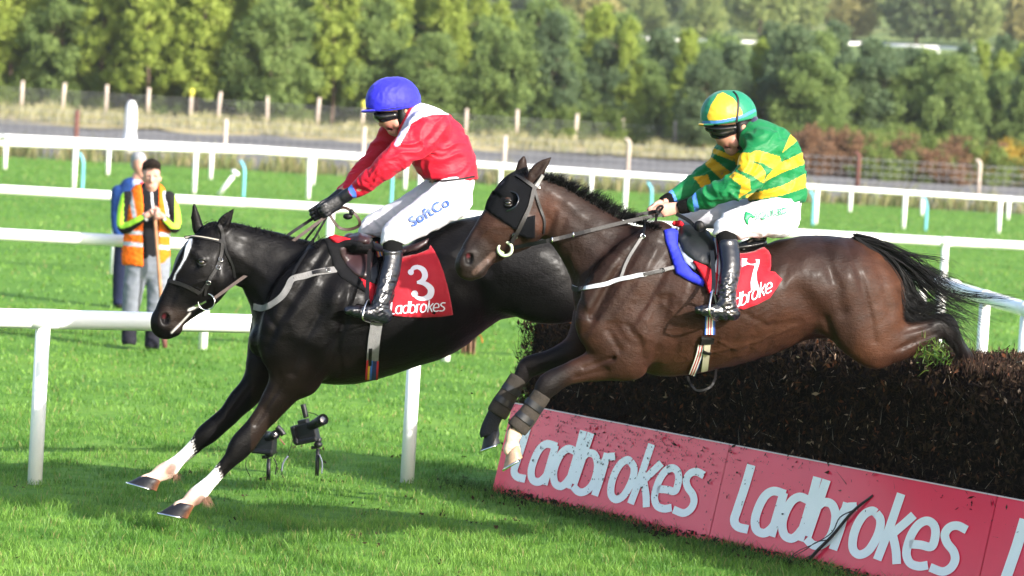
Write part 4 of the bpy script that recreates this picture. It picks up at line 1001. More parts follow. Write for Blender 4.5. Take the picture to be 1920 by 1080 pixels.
s.add([(900, 507, .035, 9, .02), (915, 494, .04, 8, .02)], .012)
for pts in ([(978, 325, -.035, 14, .018), (979, 307, -.035, 9, .016), (983, 293, -.03, 3, .006)], [(1003, 330, .05, 15, .022), (1013, 314, .06, 12.5, .018), (1032, 296, .068, 3, .006)]): s.add(pts, .012)
s.cut([(1000, 328, .074, 6, .012), (1012, 313, .078, 5, .012), (1027, 300, .078, 2, .006)], .008)
# forehand
s.add([(1235, 450, .14, 36, .08), (1180, 530, .18, 66, .09), (1125, 600, .17, 48, .09), (1165, 650, .17, 52, .085)], .05)
s.add([(1205, 620, .21, 58, .085), (1180, 665, .17, 46, .08)], .05)
s.add([(1172, 668, .16, 46, .085), (1130, 681, .15, 34, .062), (1095, 692, .15, 25, .05), (1060, 703, .15, 21, .043), (1028, 722, .15, 22.5, .047), (1014, 743, .15, 16, .033), (998, 764, .15, 12.5, .025), (980, 790, .15, 12.5, .024), (968, 806, .15, 15, .029), (964, 814, .15, 14.5, .028), (960, 830, .15, 12, .025), (960, 842, .15, 17, .03)], .03)
s.add([(1130, 590, -.18, 56, .09), (1110, 630, -.16, 44, .085), (1090, 655, -.15, 36, .075), (1060, 668, -.15, 26, .056), (1030, 676, -.15, 20.5, .045), (992, 688, -.15, 20, .043), (978, 707, -.15, 16, .033), (964, 726, -.15, 12.5, .025), (944, 756, -.15, 12.5, .024), (931, 774, -.15, 15, .03), (926, 783, -.15, 14.5, .028), (920, 797, -.15, 13.5, .026), (919, 810, -.15, 17, .03)], .03)
# quarters
s.add([(1560, 536, .11, 80, .15), (1594, 566, .145, 80, .13), (1624, 612, .155, 65, .11), (1640, 648, .15, 42, .085)], .03)
s.add([(1640, 648, .15, 42, .085), (1668, 644, .14, 39, .075), (1700, 637, .13, 33, .06), (1735, 626, .12, 25, .045), (1764, 614, .11, 19, .038), (1780, 626, .09, 18, .036), (1793, 644, -.03, 13, .026), (1804, 664, -.2, 12.5, .025), (1812, 682, -.36, 15, .03), (1816, 694, -.42, 14, .03)], .028)
s.add([(1565, 536, -.11, 78, .15), (1604, 560, -.145, 76, .13), (1636, 598, -.155, 56, .11), (1658, 625, -.15, 38, .08)], .03)
s.add([(1660, 625, -.15, 40, .08), (1710, 622, -.13, 29, .06), (1745, 612, -.12, 22, .045), (1776, 606, -.11, 17, .038), (1792, 636, -.16, 13, .026), (1814, 672, -.3, 12.5, .025), (1832, 702, -.4, 14, .03)], .028)
# muscle relief: scapula groove, triceps, ribs line, flank, quarter lines, forearm
s.groove([(1195, 445, .28, 8, .06), (1150, 520, .28, 7, .06), (1110, 590, .26, 6, .05)], .03)
s.groove([(1235, 560, .33, 7, .05), (1222, 640, .33, 8, .05), (1216, 690, .29, 7, .05)], .028)
s.groove([(1150, 610, .3, 6, .04), (1172, 640, .31, 5, .04), (1205, 655, .32, 5, .04)], .02)
s.groove([(1500, 560, .37, 15, .07), (1535, 610, .33, 14, .06)], .05)
s.groove([(1605, 470, .285, 5, .04), (1622, 540, .305, 4, .03), (1635, 600, .295, 4, .03)], .025); s.groove([(1540, 470, .3, 7, .04), (1575, 540, .325, 5, .03)], .03)
s.add([(1655, 545, .13, 30, .1), (1672, 600, .13, 22, .08)], .04)
s.groove([(1135, 690, .222, 2.5, .02), (1075, 706, .2, 2.2, .02)], .012); s.groove([(1150, 672, .24, 3, .02), (1090, 688, .205, 2.4, .02)], .012)
s.groove([(1690, 652, .2, 3, .02), (1745, 622, .165, 3, .02)], .012); s.groove([(1060, 480, .13, 5, .05), (1085, 530, .17, 6, .05)], .03)
for k in range(6):
    x = 1300 + k * 34; s.groove([(x + 20, 520, .345, 3.5, .02), (x, 580, .355, 3.5, .02), (x - 18, 640, .33, 3, .02)], .03)
h7 = empty('racehorse', P(1350, 1090, 17.7), 'bay racehorse in a black blinker hood brushing through the fence', 'horse', 'horses jumping the brush fence')
def col7(px, py, w):
    c = np.tile([.027, .0115, .0072], (len(px), 1))
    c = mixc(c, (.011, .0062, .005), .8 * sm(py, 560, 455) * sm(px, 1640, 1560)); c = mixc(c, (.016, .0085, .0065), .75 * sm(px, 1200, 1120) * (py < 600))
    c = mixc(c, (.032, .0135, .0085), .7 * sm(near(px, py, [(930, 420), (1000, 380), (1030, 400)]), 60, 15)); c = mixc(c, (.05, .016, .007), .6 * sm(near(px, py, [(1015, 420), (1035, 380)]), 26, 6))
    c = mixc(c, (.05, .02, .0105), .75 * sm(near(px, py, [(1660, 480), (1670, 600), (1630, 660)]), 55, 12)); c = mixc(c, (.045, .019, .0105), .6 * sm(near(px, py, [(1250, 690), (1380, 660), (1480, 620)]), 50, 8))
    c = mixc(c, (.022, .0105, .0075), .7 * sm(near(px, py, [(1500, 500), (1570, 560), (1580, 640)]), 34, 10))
    c = mixc(c, (.012, .009, .0085), .8 * sm(near(px, py, [A(165, 25), A(185, 45)]), 42, 10)); c = mixc(c, (.12, .075, .06), .5 * sm(near(px, py, [(890, 511), (925, 477)]) - 4, 3, -1))
    blk = np.maximum(sm(px, 1095, 1040) * (py > 640), sm(px, 1715, 1760) * (py > 585)); c = mixc(c, (.004, .0036, .0042), .92 * blk)
    c = mixc(c, (.02, .009, .006), .5 * sm(near(px, py, [(1160, 670), (1090, 695)]), 22, 8) * (py > 640))
    sock = (w > 0) * sm(py + 3 * np.sin(px), 800, 808) * (px < 1010); c = mixc(c, (.5, .36, .27), sock)
    c = mixc(c, (.004, .003, .003), sm(near(px, py, [A(170, 22), A(176, 26)]), 12, 8) * (w > 0)); c = mixc(c, (.05, .008, .011), sm(near(px, py, [A(167, 19), A(169, 20)]), 5, 2) * (w > 0))
    return c
def disp7(V, px, py, w):
    v = .75 * relief(px, py, w, REL7) + .0012 * snoise(V, .13, 15) + .0003 * snoise(V, .03, 16)
    ve = np.abs(snoise(V * np.array([1, 1.4, 1]), .12, 18, 14)); v += .0028 * np.clip(1 - ve * 6, 0, 1) * sm(near(px, py, [(1130, 500), (1200, 600), (1300, 620), (1420, 620)]), 110, 40)
    return v * sm(px, 860, 900)
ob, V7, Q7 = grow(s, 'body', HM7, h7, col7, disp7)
K7 = Skin([V7], [Q7])
hooves(h7, D7, [(920, 812, 901, 846, 0, 0, 938, 831, -.15, ((.018, .019, .024), (.02, .02, .022))), (961, 843, 943, 881, 0, 0, 980, 858, .15, ((.3, .2, .14), (.36, .22, .12)))], HOOF)
hooves(h7, D7, [(1818, 700, 1846, 728, 0, 0, 1814, 736, -.43, ((.02, .02, .02), (.03, .03, .03))), (1836, 708, 1866, 738, 0, 0, 1834, 746, -.41, ((.02, .02, .02), (.03, .03, .03)))], HOOF)
eye(K7, h7, 953, 381, .019)
M7 = []
for t in np.linspace(0, 1, 60):
    x = np.interp(t, [0, .15, .4, .65, 1], [1020, 1050, 1110, 1165, 1235]); y = np.interp(t, [0, .15, .4, .65, 1], [332, 343, 376, 406, 426])
    L = np.interp(t, [0, .15, .5, .75, 1], [14, 26, 34, 26, 10])
    M7 += tuft(K7, x, y + 3, .45, -.9, L, 30, .0022, .03, .3, 3.5)
M7 += tuft(K7, 988, 320, -.5, -.6, 10, 30, .002, .03, .5, 5)
hairs(M7, None, 'mane', HAIR, h7)
T7 = []
bun = [([(1604, 449), (1655, 466), (1705, 498), (1745, 530), (1785, 556), (1830, 574)], 190, 12), ([(1608, 450), (1662, 488), (1692, 535), (1705, 575), (1730, 592), (1764, 582)], 720, 14), ([(1606, 448), (1660, 478), (1700, 540), (1740, 580), (1800, 600), (1822, 630)], 110, 13),
       ([(1606, 448), (1680, 480), (1730, 520), (1790, 560), (1870, 572), (1900, 575)], 40, 9), ([(1610, 450), (1670, 500), (1705, 560), (1760, 600), (1815, 628), (1824, 664)], 26, 9), ([(1604, 448), (1640, 462), (1675, 490), (1720, 505), (1755, 520), (1770, 540)], 260, 13)]
for pts, n, sp in bun:
    for _ in range(n):
        if _ % 16 == 0: oc = rng.normal(0, sp, 2); pc = rng.uniform(0, 6.28); wc = rng.normal(0, .045)
        o = oc + rng.normal(0, sp * .22, 2); p = np.array(pts, float); d0 = float(D7(np.array(1620.))); wz = wc + rng.normal(0, .01); k = len(p)
        e_ = rng.uniform(.75, 1.1); ph = pc + rng.normal(0, .35)
        q = []
        for i in range(k):
            f = i / (k - 1); q.append(P(p[0][0] + (p[i][0] - p[0][0]) * (1 if i < 3 else 1 + (e_ - 1) * f) + o[0] * (.25 + 1.1 * f) + 3 * math.sin(ph + 4 * f), p[i][1] + o[1] * (.25 + 1.1 * f) + 3 * math.cos(ph + 5 * f), d0 - .03 + f * .06 - wz * (.4 + f)))
        T7.append((cr(np.array(q), 3), .0024))
hairs(T7, None, 'tail', HAIR, h7)
# ---------------------------------------------------------------- riders
def inpoly(px, py, poly):
    c = np.zeros(px.shape, bool); j = len(poly) - 1
    for i in range(len(poly)):
        xi, yi = poly[i]; xj, yj = poly[j]
        k = ((yi > py) != (yj > py)) & (px < (xj - xi) * (py - yi) / (yj - yi + 1e-9) + xi); c ^= k; j = i
    return c
SKIN = mat('skin', rough=.5, spec=.35, attr=True, sss=.12, var=.06, vs=40, bump=.06, bs=120)
SILK = mat('silk', rough=.52, spec=.2, attr=True, sheen=.05, bump=.28, bs=13, stretch=(1, 1, 2.2), bdist=.03, bump2=.05, bs2=50)
BREECH = mat('breeches_cloth', (.56, .55, .60), .7, .2, var=.03, vs=10, bump=.2, bs=18, bdist=.02, dirt=((.3, .27, .22), 60, .73), stretch=(1, 1, 1.6))
BOOT = mat('boot_leather', (.005, .006, .010), .3, .45, coat=.3, coatr=.15, bump=.2, bs=22, bdist=.01, dirt=((.04, .037, .03), 60, .68))
SOCK = mat('black_knit', (.004, .004, .004), .9, .1, bump=.3, bs=300); GOG = mat('goggle_lens', (.006, .006, .007), .2, .35, coat=.25, coatr=.05)
GLOVE = mat('glove', (.004, .0045, .007), .45, .4, bump=.3, bs=90, var=.3, vs=40); RUB = mat('black_rubber', (.004, .004, .004), .6, .3)
BLUEB = mat('blue_band', (.06, .17, .62), .55)
def hand(s, wr, ki, kp, fd, L, w, side, pa, r=3.2, k=.008):
    wr, ki, kp = map(np.array, (wr, ki, kp)); mid = (ki + kp) / 2.; fd = np.array(fd, float); fd /= np.linalg.norm(fd); up = (ki - kp) / np.linalg.norm(ki - kp)
    s.add([(*wr, w, pa * .72, .022), (*(wr * .5 + mid * .5), w, pa * .95, .019), (*mid, w, pa, .016)], .012)
    for i in range(4):
        b = lerp(ki, kp, i / 3.); l = L * (.92, 1.0, .95, .78)[i]; rr = r * (1, 1.03, 1, .88)[i]; bb = rr * s.s
        a1 = b + fd * l * .42; a2 = b + fd * l * .62; a3 = b + fd * l * .25
        s.add([(*b, w + .004 * side, rr * 1.15, bb * 1.15), (*a1, w + .002 * side, rr, bb), (*a2, w - .016 * side, rr * .95, bb * .95), (*(a2 * .75 + a3 * .25), w - .032 * side, rr * .9, bb * .9), (*a3, w - .036 * side, rr * .82, bb * .82)], k * .35, 3)
    tb = wr * .55 + ki * .45 + up * 2
    s.add([(*tb, w - .012 * side, r * 1.3, r * s.s * 1.3), (*(tb + fd * L * .38 + up * 2.5), w - .024 * side, r * 1.1, r * s.s * 1.1), (*(tb + fd * L * .75 + up * 1.0), w - .03 * side, r * .95, r * s.s * .95)], k)
def slim(ch, f): return [(p[0], p[1], p[2], p[3] * f, p[4] * f) for p in ch]
def head_face(s, f):
    "face built from measured landmarks"
    for pts, k in f: s.add(pts, k, 4)
def wr(V, px, py, w, amp, sc=.055, st=(1, 1, 1), seed=1):
    a = snoise(V * np.array(st), sc, seed); b = snoise(V * np.array(st), sc * .55, seed + 1)
    return amp * (1 - np.abs(a)) + amp * .45 * b

def folds(V, amp, seed):
    "soft cloth folds: warped ridges with broad calm areas between them"
    wv = V + .03 * np.stack([snoise(V, .2, seed + 5), snoise(V, .2, seed + 6), snoise(V, .2, seed + 7)], 1)
    a = snoise(wv * np.array([1, 1, .6]), .15, seed, 6); b = snoise(wv * np.array([.8, 1.3, .6]), .085, seed + 1, 6); m = np.clip(.5 + .5 * snoise(V, .3, seed + 2), .1, 1)
    return amp * (.7 - np.abs(a) * .9) + amp * .55 * m * (.6 - np.abs(b))
# ======== rider of the black horse (red silks)
s_torso = [(848, 352, 0, 44, .15), (846, 330, 0, 46, .145), (836, 303, 0, 55, .155), (816, 266, 0, 56, .17), (790, 236, 0, 42, .165), (775, 222, 0, 28, .1)]
s_na = [(806, 238, .15, 38, .075), (775, 270, .2, 31, .062), (735, 303, .2, 24, .052), (700, 332, .15, 19.5, .045), (664, 359, .08, 14, .034), (656, 365, .07, 12.5, .032)]
s_fa = [(752, 238, -.15, 32, .075), (722, 275, -.2, 25, .06), (693, 310, -.2, 21, .05), (660, 345, -.14, 16, .04), (636, 367, -.07, 12.5, .032)]
s_pel = [(850, 345, 0, 39, .15), (846, 368, 0, 36, .16)]
s_nt = [(846, 372, .1, 41, .1), (795, 405, .18, 34, .088), (745, 437, .235, 27, .066), (736, 455, .245, 22.5, .054)]
s_ft = [(830, 362, -.1, 38, .1), (762, 398, -.18, 29, .085), (703, 424, -.235, 25, .066), (694, 442, -.245, 21, .054)]
s_nl = [(736, 452, .245, 20, .05), (737, 480, .275, 18, .047), (730, 515, .31, 18.5, .05), (719, 552, .345, 17, .046), (712, 580, .36, 17.5, .045)]
s_fl = [(694, 442, -.245, 20, .05), (697, 470, -.275, 19, .047), (700, 515, -.31, 18.5, .05), (700, 552, -.345, 17, .046), (698, 580, -.36, 17.5, .045)]
s_nf = [(722, 592, .36, 14, .036), (695, 588, .365, 13, .042), (668, 584, .375, 10.5, .042), (652, 582, .38, 7, .03)]
s_ff = [(700, 592, -.36, 14, .036), (672, 588, -.365, 13, .042), (646, 584, -.375, 10.5, .042), (632, 582, -.38, 7, .03)]
r3 = empty('person', P(740, 475, 19.15), 'jockey in red silks and a blue cap, riding the black horse', 'person', 'jockeys')
s = Solid((570, 120, 920, 630), -.46, .46, D3, 19.1, .0053)
for c in (s_torso, s_na, s_fa, s_pel, s_nt, s_ft, s_nl, s_fl, s_nf, s_ff): s.add(slim(c, .82), .02)
s.add([(778, 222, 0, 22, .06), (757, 218, 0, 24, .06)], .02)
head_face(s, [([(742, 190, 0, 38, .078), (738, 212, 0, 31, .074)], .02), ([(734, 226, 0, 21, .062), (740, 241, 0, 13, .045)], .015), ([(722, 222, 0, 8, .02), (715, 229, .002, 5.5, .014), (714, 233, 0, 4.5, .017)], .008), ([(729, 238, .004, 5, .024), (733, 239, .006, 5, .026)], .006), ([(733, 247, 0, 6, .026), (741, 249, 0, 7, .03)], .008), ([(728, 244, 0, 3, .02)], .005), ([(745, 232, .05, 9, .022)], .012)])
s.cut([(727, 240.5, .012, 2.2, .022), (734, 243, .03, 2.2, .014)], .004); s.cut([(716, 234, .012, 1.6, .006)], .003)
s.add([(761, 208, .084, 4, .012), (760, 211, .082, 3.4, .01)], .005); s.cut([(761, 208, .1, 2, .006)], .004)
hand(s, (650, 366), (609, 383), (618, 401), (-.85, .5), 21, .055, 1, 12.5)
hand(s, (630, 372), (592, 389), (599, 407), (-.85, .5), 20, -.05, -1, 12)
def skin3(px, py, w):
    c = np.tile([.38, .19, .13], (len(px), 1)); c = mixc(c, (.5, .2, .15), .6 * sm(near(px, py, [(742, 228), (748, 233)]), 12, 3)); c = mixc(c, (.36, .10, .09), .9 * sm(near(px, py, [(727, 239), (736, 242)]), 5.5, 3)); c = mixc(c, (.05, .012, .012), sm(near(px, py, [(728, 240.5), (734, 242.5)]), 2.6, 1.2)); return c
grow(s, 'body', SKIN, r3, skin3)
s = Solid((570, 165, 930, 405), -.4, .4, D3, 19.1, .0062)
s.add(s_torso[1:], .03); s.add(s_na[:-1], .03); s.add(s_fa[:-1] + [(645, 358, -.1, 13, .034)], .03); s.add([(851, 338, 0, 44, .15)], .02)
s.add([(776, 226, 0, 30, .085), (758, 240, 0, 20, .075)], .02); s.cut([(760, 212, 0, 25, .07), (745, 232, 0, 22, .066)], .008); s.cut([(850, 372, 0, 38, .3), (810, 358, 0, 24, .3), (885, 370, 0, 35, .3)], .01)
YOKE = [(781, 186), (800, 188), (843, 215), (815, 214), (790, 220), (772, 231), (759, 254), (749, 273), (741, 268), (751, 246), (764, 221), (776, 204)]
def red(px, py, w):
    c = np.tile([.40, .006, .022], (len(px), 1)); y = inpoly(px, py, YOKE) & (w > -.12); c[y] = (.74, .70, .78)
    c = mixc(c, (.45, .42, .62), sm(near(px, py, [(777, 205), (765, 226), (752, 252), (744, 270)]), 5.5, 3.5) * (w > -.05))
    for m in ((px < 668) & (w > 0) & (near(px, py, [(653, 346), (667, 370)]) < 5.5), (px < 645) & (w < 0) & (near(px, py, [(626, 358), (637, 372)]) < 5)): c[m] = (.07, .17, .62)
    return c
o, Va, Qa = grow(s, 'silk_shirt', SILK, r3, red, lambda V, px, py, w: folds(V, .009, 3) * sm(py, 195, 225), it=2)
s = Solid((650, 310, 920, 475), -.4, .4, D3, 19.1, .0065)
s.add(s_pel, .03); s.add(s_nt, .03); s.add(s_ft, .03); s.cut([(736, 474, .25, 26, .1)], .004); s.cut([(694, 460, -.25, 24, .1)], .004)
o, Vb, Qb = grow(s, 'breeches', BREECH, r3, None, lambda V, px, py, w: folds(V * np.array([1, 1.5, 1]), .005, 8))
KB = Skin([Vb], [Qb])
mb = MB(); 
strap(Skin([Va, Vb], [Qa, Qb]), [(806, 341), (830, 340), (855, 337), (889, 331)], .012, 'waistband', RUB, r3, .002, .003)
pol, vs = font_polys('SoftCo', lambda x, y: (x, y), bold=.03); x0, x1 = vs[:, 0].min(), vs[:, 0].max()
ux, uy = 81. / (x1 - x0), 27.
vv = [(np.array([(772 + (x - x0) * ux * .876 - y * uy * .40, 425 - (x - x0) * ux * .50 - y * uy * .80) for x, y in pol[0][0]]), pol[0][1])]
print_on(KB, vv, 'lettering', mat('blue_print', (.012, .06, .36), .5), r3, .010)
for nm, leg, foot, sk in (('riding_boot', s_nl, s_nf, 1), ('riding_boot', s_fl, s_ff, -1)):
    s = Solid((600, 430, 790, 620), min(leg[0][2], leg[-1][2]) - .09, max(leg[0][2], leg[-1][2]) + .1, D3, 19.1, .0055)
    s.add([(leg[0][0], leg[0][1] + 22, leg[1][2], 19, .05)] + leg[1:], .02); s.add(foot, .02); s.cut([(leg[0][0] + 1, 452, leg[0][2], 24, .12)], .004)
    grow(s, nm, BOOT, r3, None, lambda V, px, py, w: wr(V, px, py, w, .003, .05, (1, 1.5, 1), 12) * sm(py, 480, 540))
    s = Solid((600, 420, 790, 500), leg[0][2] - .09, leg[0][2] + .12, D3, 19.1, .006); s.add(slim(leg[:2], .97) + [(leg[1][0], leg[1][1] + 8, leg[1][2], 17, .045)], .01); grow(s, 'sock', SOCK, r3)
s = Solid((670, 130, 800, 230), -.2, .2, D3, 19.1, .005)
s.add([(732, 191, 0, 46.5, .122), (743, 190, 0, 46, .12)], .02); s.cut([(670, 262, 0, 52, .4), (735, 254, 0, 48, .4), (800, 244, 0, 48, .4)], .004)
CAP = mat('blue_cap_silk', (.02, .018, .46), .55, .2, sheen=.1, bump=.35, bs=14, bdist=.02)
hm = grow(s, 'helmet', CAP, r3, None, lambda V, px, py, w: .0016 * (1 - np.abs(snoise(V, .07, 44))))[0]
s = Solid((665, 190, 730, 230), -.16, .16, D3, 19.1, .0042); s.add([(702, 207, 0, 4.5, .098), (688, 208.5, 0, 3.4, .082), (679, 209, 0, 2.2, .055)], .01); grow(s, 'peak', CAP, hm)
s = Solid((680, 180, 800, 225), -.2, .2, D3, 19.1, .0045); s.add([(690, 203, 0, 3.2, .06), (715, 205, 0, 3.2, .113), (745, 202, 0, 3.2, .126), (770, 196, 0, 3.2, .1), (785, 190, 0, 3, .05)], .008); grow(s, 'cap_band', mat('cap_band', (.02, .016, .06), .6), hm)
s = Solid((690, 200, 775, 245), -.14, .14, D3, 19.1, .0045); s.add([(708, 217, 0, 9, .06), (720, 219, 0, 13, .084), (740, 216, 0, 13, .092)], .012); s.cut([(714, 236, 0, 7, .02)], .005); grow(s, 'goggles', GOG, r3)
s = Solid((730, 195, 800, 265), -.14, .14, D3, 19.1, .0048); s.add([(757, 206, 0, 18, .098), (756, 222, 0, 15, .094), (753, 236, 0, 10, .076), (750, 247, 0, 7, .055)], .012); s.add([(772, 205, 0, 11, .075)], .01); s.cut([(761, 208, .11, 4.5, .03)], .005); grow(s, 'chin_harness', RUB, r3)
s = Solid((570, 340, 680, 430), -.16, .18, D3, 19.1, .0042)
hand(s, (650, 366), (609, 383), (618, 401), (-.85, .5), 22, .055, 1, 13.8, 3.7); s.add([(648, 368, .06, 12.5, .03), (657, 362, .072, 12, .031)], .008); grow(s, 'glove', GLOVE, r3)
s = Solid((560, 340, 660, 430), -.18, .1, D3, 19.1, .0042)
hand(s, (630, 372), (592, 389), (599, 407), (-.85, .5), 21, -.05, -1, 13.5, 3.7); s.add([(628, 374, -.055, 12, .03), (637, 366, -.07, 12, .031)], .008); grow(s, 'glove', GLOVE, r3)

# ======== rider of the bay horse (green and gold silks)
g_torso = [(1462, 382, 0, 42, .15), (1458, 356, 0, 55, .155), (1454, 325, 0, 55, .16), (1445, 292, 0, 54, .172), (1424, 264, 0, 40, .165), (1408, 250, 0, 28, .1)]
g_na = [(1436, 280, .15, 38, .08), (1415, 315, .2, 34, .068), (1388, 345, .21, 27, .056), (1345, 363, .16, 22.5, .048), (1302, 381, .09, 15.5, .036), (1284, 387, .07, 12.5, .032)]
g_fa = [(1385, 272, -.15, 34, .08), (1358, 300, -.2, 27, .062), (1332, 327, -.21, 23, .052), (1295, 350, -.15, 18.5, .044), (1262, 370, -.08, 13.5, .034), (1250, 376, -.06, 11.5, .031)]
g_pel = [(1462, 382, 0, 42, .15), (1464, 400, 0, 37, .16)]
g_nt = [(1462, 408, .1, 38, .1), (1420, 412, .18, 34, .09), (1372, 424, .225, 28, .068), (1360, 438, .235, 23, .056)]
g_ft = [(1442, 402, -.1, 34, .1), (1370, 404, -.18, 27, .085), (1300, 408, -.225, 21, .062), (1292, 424, -.235, 19, .052)]
g_nl = [(1360, 432, .235, 21, .05), (1366, 462, .28, 19.5, .05), (1370, 500, .33, 19.5, .053), (1364, 540, .37, 17, .048), (1362, 570, .385, 18, .046)]
g_fl = [(1292, 424, -.235, 19, .05), (1305, 462, -.28, 19, .05), (1320, 500, -.33, 19.5, .053), (1325, 540, -.37, 17, .048), (1330, 570, -.385, 18, .046)]
g_nf = [(1374, 587, .385, 13.5, .037), (1346, 585, .39, 13, .042), (1322, 582, .4, 9.5, .04), (1309, 581, .405, 6.5, .03)]
g_ff = [(1342, 587, -.385, 13.5, .037), (1314, 585, -.39, 13, .042), (1290, 582, -.4, 9.5, .04), (1277, 581, -.405, 6.5, .03)]
r7 = empty('person', P(1380, 460, 17.7), 'jockey in green and gold hooped silks, riding the bay horse', 'person', 'jockeys')
s = Solid((1190, 150, 1540, 620), -.5, .5, D7, 17.7, .005)
for c in (g_torso, g_na, g_fa, g_pel, g_nt, g_ft, g_nl, g_fl, g_nf, g_ff): s.add(slim(c, .82), .02)
s.add([(1410, 252, 0, 24, .062), (1390, 246, 0, 25, .062)], .02)
head_face(s, [([(1370, 220, 0, 40, .078), (1368, 243, 0, 33, .074)], .02), ([(1368, 260, 0, 23, .062), (1372, 276, 0, 14, .045)], .015), ([(1356, 256, 0, 8, .02), (1350, 264, 0, 5.5, .014), (1349.5, 268, 0, 4.5, .017)], .008), ([(1362, 273, .004, 5, .024), (1366, 274, .006, 5, .026)], .006), ([(1366, 282, 0, 6.5, .027), (1372, 285, 0, 7, .032)], .008), ([(1363, 279.5, 0, 3, .02)], .005), ([(1378, 267, .05, 10, .022)], .012)])
s.cut([(1360, 275.5, .012, 1.6, .022), (1368, 277, .032, 1.6, .014)], .004); s.cut([(1352, 269, .012, 1.6, .006)], .003)
s.add([(1394, 237, .086, 5, .013), (1392, 242, .084, 4, .011)], .005); s.cut([(1393, 236, .1, 3.2, .007)], .004)
hand(s, (1278, 388), (1246, 385), (1252, 402), (-.9, .35), 20, .06, 1, 12.5)
hand(s, (1248, 378), (1224, 386), (1230, 402), (-.8, .6), 20, -.05, -1, 12)
def skin7(px, py, w):
    c = np.tile([.38, .185, .125], (len(px), 1)); c = mixc(c, (.5, .2, .15), .6 * sm(near(px, py, [(1376, 264), (1382, 268)]), 13, 3)); c = mixc(c, (.36, .11, .1), .9 * sm(near(px, py, [(1360, 275), (1369, 277)]), 5, 2.5)); c = mixc(c, (.06, .015, .015), sm(near(px, py, [(1360, 275.5), (1368, 277)]), 1.9, .8)); c = mixc(c, (.3, .2, .16), .35 * sm(near(px, py, [(1366, 284), (1384, 272)]), 10, 3)); c = mixc(c, (.5, .26, .2), 1.0 * (px < 1290)); return c
grow(s, 'body', SKIN, r7, skin7)
s = Solid((1225, 205, 1540, 405), -.42, .42, D7, 17.7, .0058)
s.add(g_torso[1:], .03); s.add(g_na[:-1], .03); s.add(g_fa[:-1], .03); s.add([(1458, 362, 0, 52, .155)], .02); s.add([(1408, 254, 0, 30, .09)], .02)
s.cut([(1392, 240, 0, 27, .072), (1376, 262, 0, 25, .07)], .008); s.cut([(1400, 404, 0, 29, .3), (1460, 412, 0, 36, .3), (1530, 408, 0, 30, .3)], .008)
z6 = lambda L: [(1180 + x / 3.484, 150 + y / 3.484) for x, y in L]
HOOP_N = [z6(p) for p in ([(768, 492), (830, 458), (985, 500), (990, 560), (945, 585), (880, 545), (775, 520)], [(762, 518), (862, 560), (895, 615), (870, 672), (800, 620), (706, 585)], [(690, 598), (785, 650), (795, 722), (715, 772), (730, 690), (652, 630)])]
HOOP_T = [z6(p) for p in ([(998, 482), (1055, 350), (1095, 400), (1010, 465)], [(1136, 472), (1142, 548), (1000, 605), (875, 668), (905, 620), (985, 545)], [(1150, 612), (1158, 700), (1000, 752), (770, 790), (762, 750), (1000, 692)], [(640, 474), (790, 476), (770, 545), (700, 555), (680, 510)])]
HOOP_F = [z6(p) for p in ([(550, 445), (690, 498), (680, 530), (545, 478)], [(530, 500), (660, 600), (605, 655), (495, 548)], [(418, 635), (512, 618), (540, 690), (490, 728)])]
def green(px, py, w):
    c = np.tile([.004, .135, .04], (len(px), 1)); gold = (.55, .31, .012)
    arm_n = w > .12; arm_f = w < -.1
    m = np.zeros(len(px), bool)
    for p in HOOP_N: m |= inpoly(px, py, p) & (w > 0)
    for p in HOOP_T: m |= inpoly(px, py, p)
    for p in HOOP_F: m |= inpoly(px, py, p) & (w < .02)
    c[m] = gold
    c[(near(px, py, [(1301, 364), (1307, 396)]) < 4.5) & (w > 0)] = (.07, .2, .62); c[(near(px, py, [(1258, 360), (1267, 380)]) < 4.5) & (w < 0)] = (.07, .2, .62)
    return c
o, Va, Qa = grow(s, 'silk_shirt', SILK, r7, green, lambda V, px, py, w: folds(V, .012, 23) * sm(py, 225, 255) * sm(px, 1270, 1310), it=2)
s = Solid((1260, 350, 1530, 470), -.4, .4, D7, 17.7, .006)
s.add(g_pel, .03); s.add(g_nt, .03); s.add(g_ft, .03); s.cut([(1361, 462, .25, 29, .1)], .004); s.cut([(1294, 448, -.25, 27, .1)], .004)
o, Vb, Qb = grow(s, 'breeches', BREECH, r7, None, lambda V, px, py, w: folds(V * np.array([1, 1.5, 1]), .005, 28))
KB = Skin([Vb], [Qb])
pol, vs = font_polys('EQUI-BD', lambda x, y: (x, y), bold=.024); x0, x1 = vs[:, 0].min(), vs[:, 0].max()
vv = [(np.array([(1416 + (x - x0) * 57 / (x1 - x0) - y * .6, 412 - (x - x0) * 11 / (x1 - x0) - y * 16) for x, y in pol[0][0]]), pol[0][1])]
GP = mat('green_print', (.015, .2, .09), .5); EP = mat('emblem_green', (.006, .25, .08), .5)
print_on(KB, vv, 'lettering', GP, r7, .010)
patch(KB, [(1380 + x / 10.8, 360 + y / 10.8) for x, y in [(200, 398), (222, 420), (262, 425), (312, 450), (350, 475), (372, 512), (345, 532), (308, 508), (272, 520), (248, 558), (236, 610), (252, 655), (215, 650), (186, 600), (165, 530), (172, 465)]], 'emblem', EP, r7, .004, .001, 3, 0)
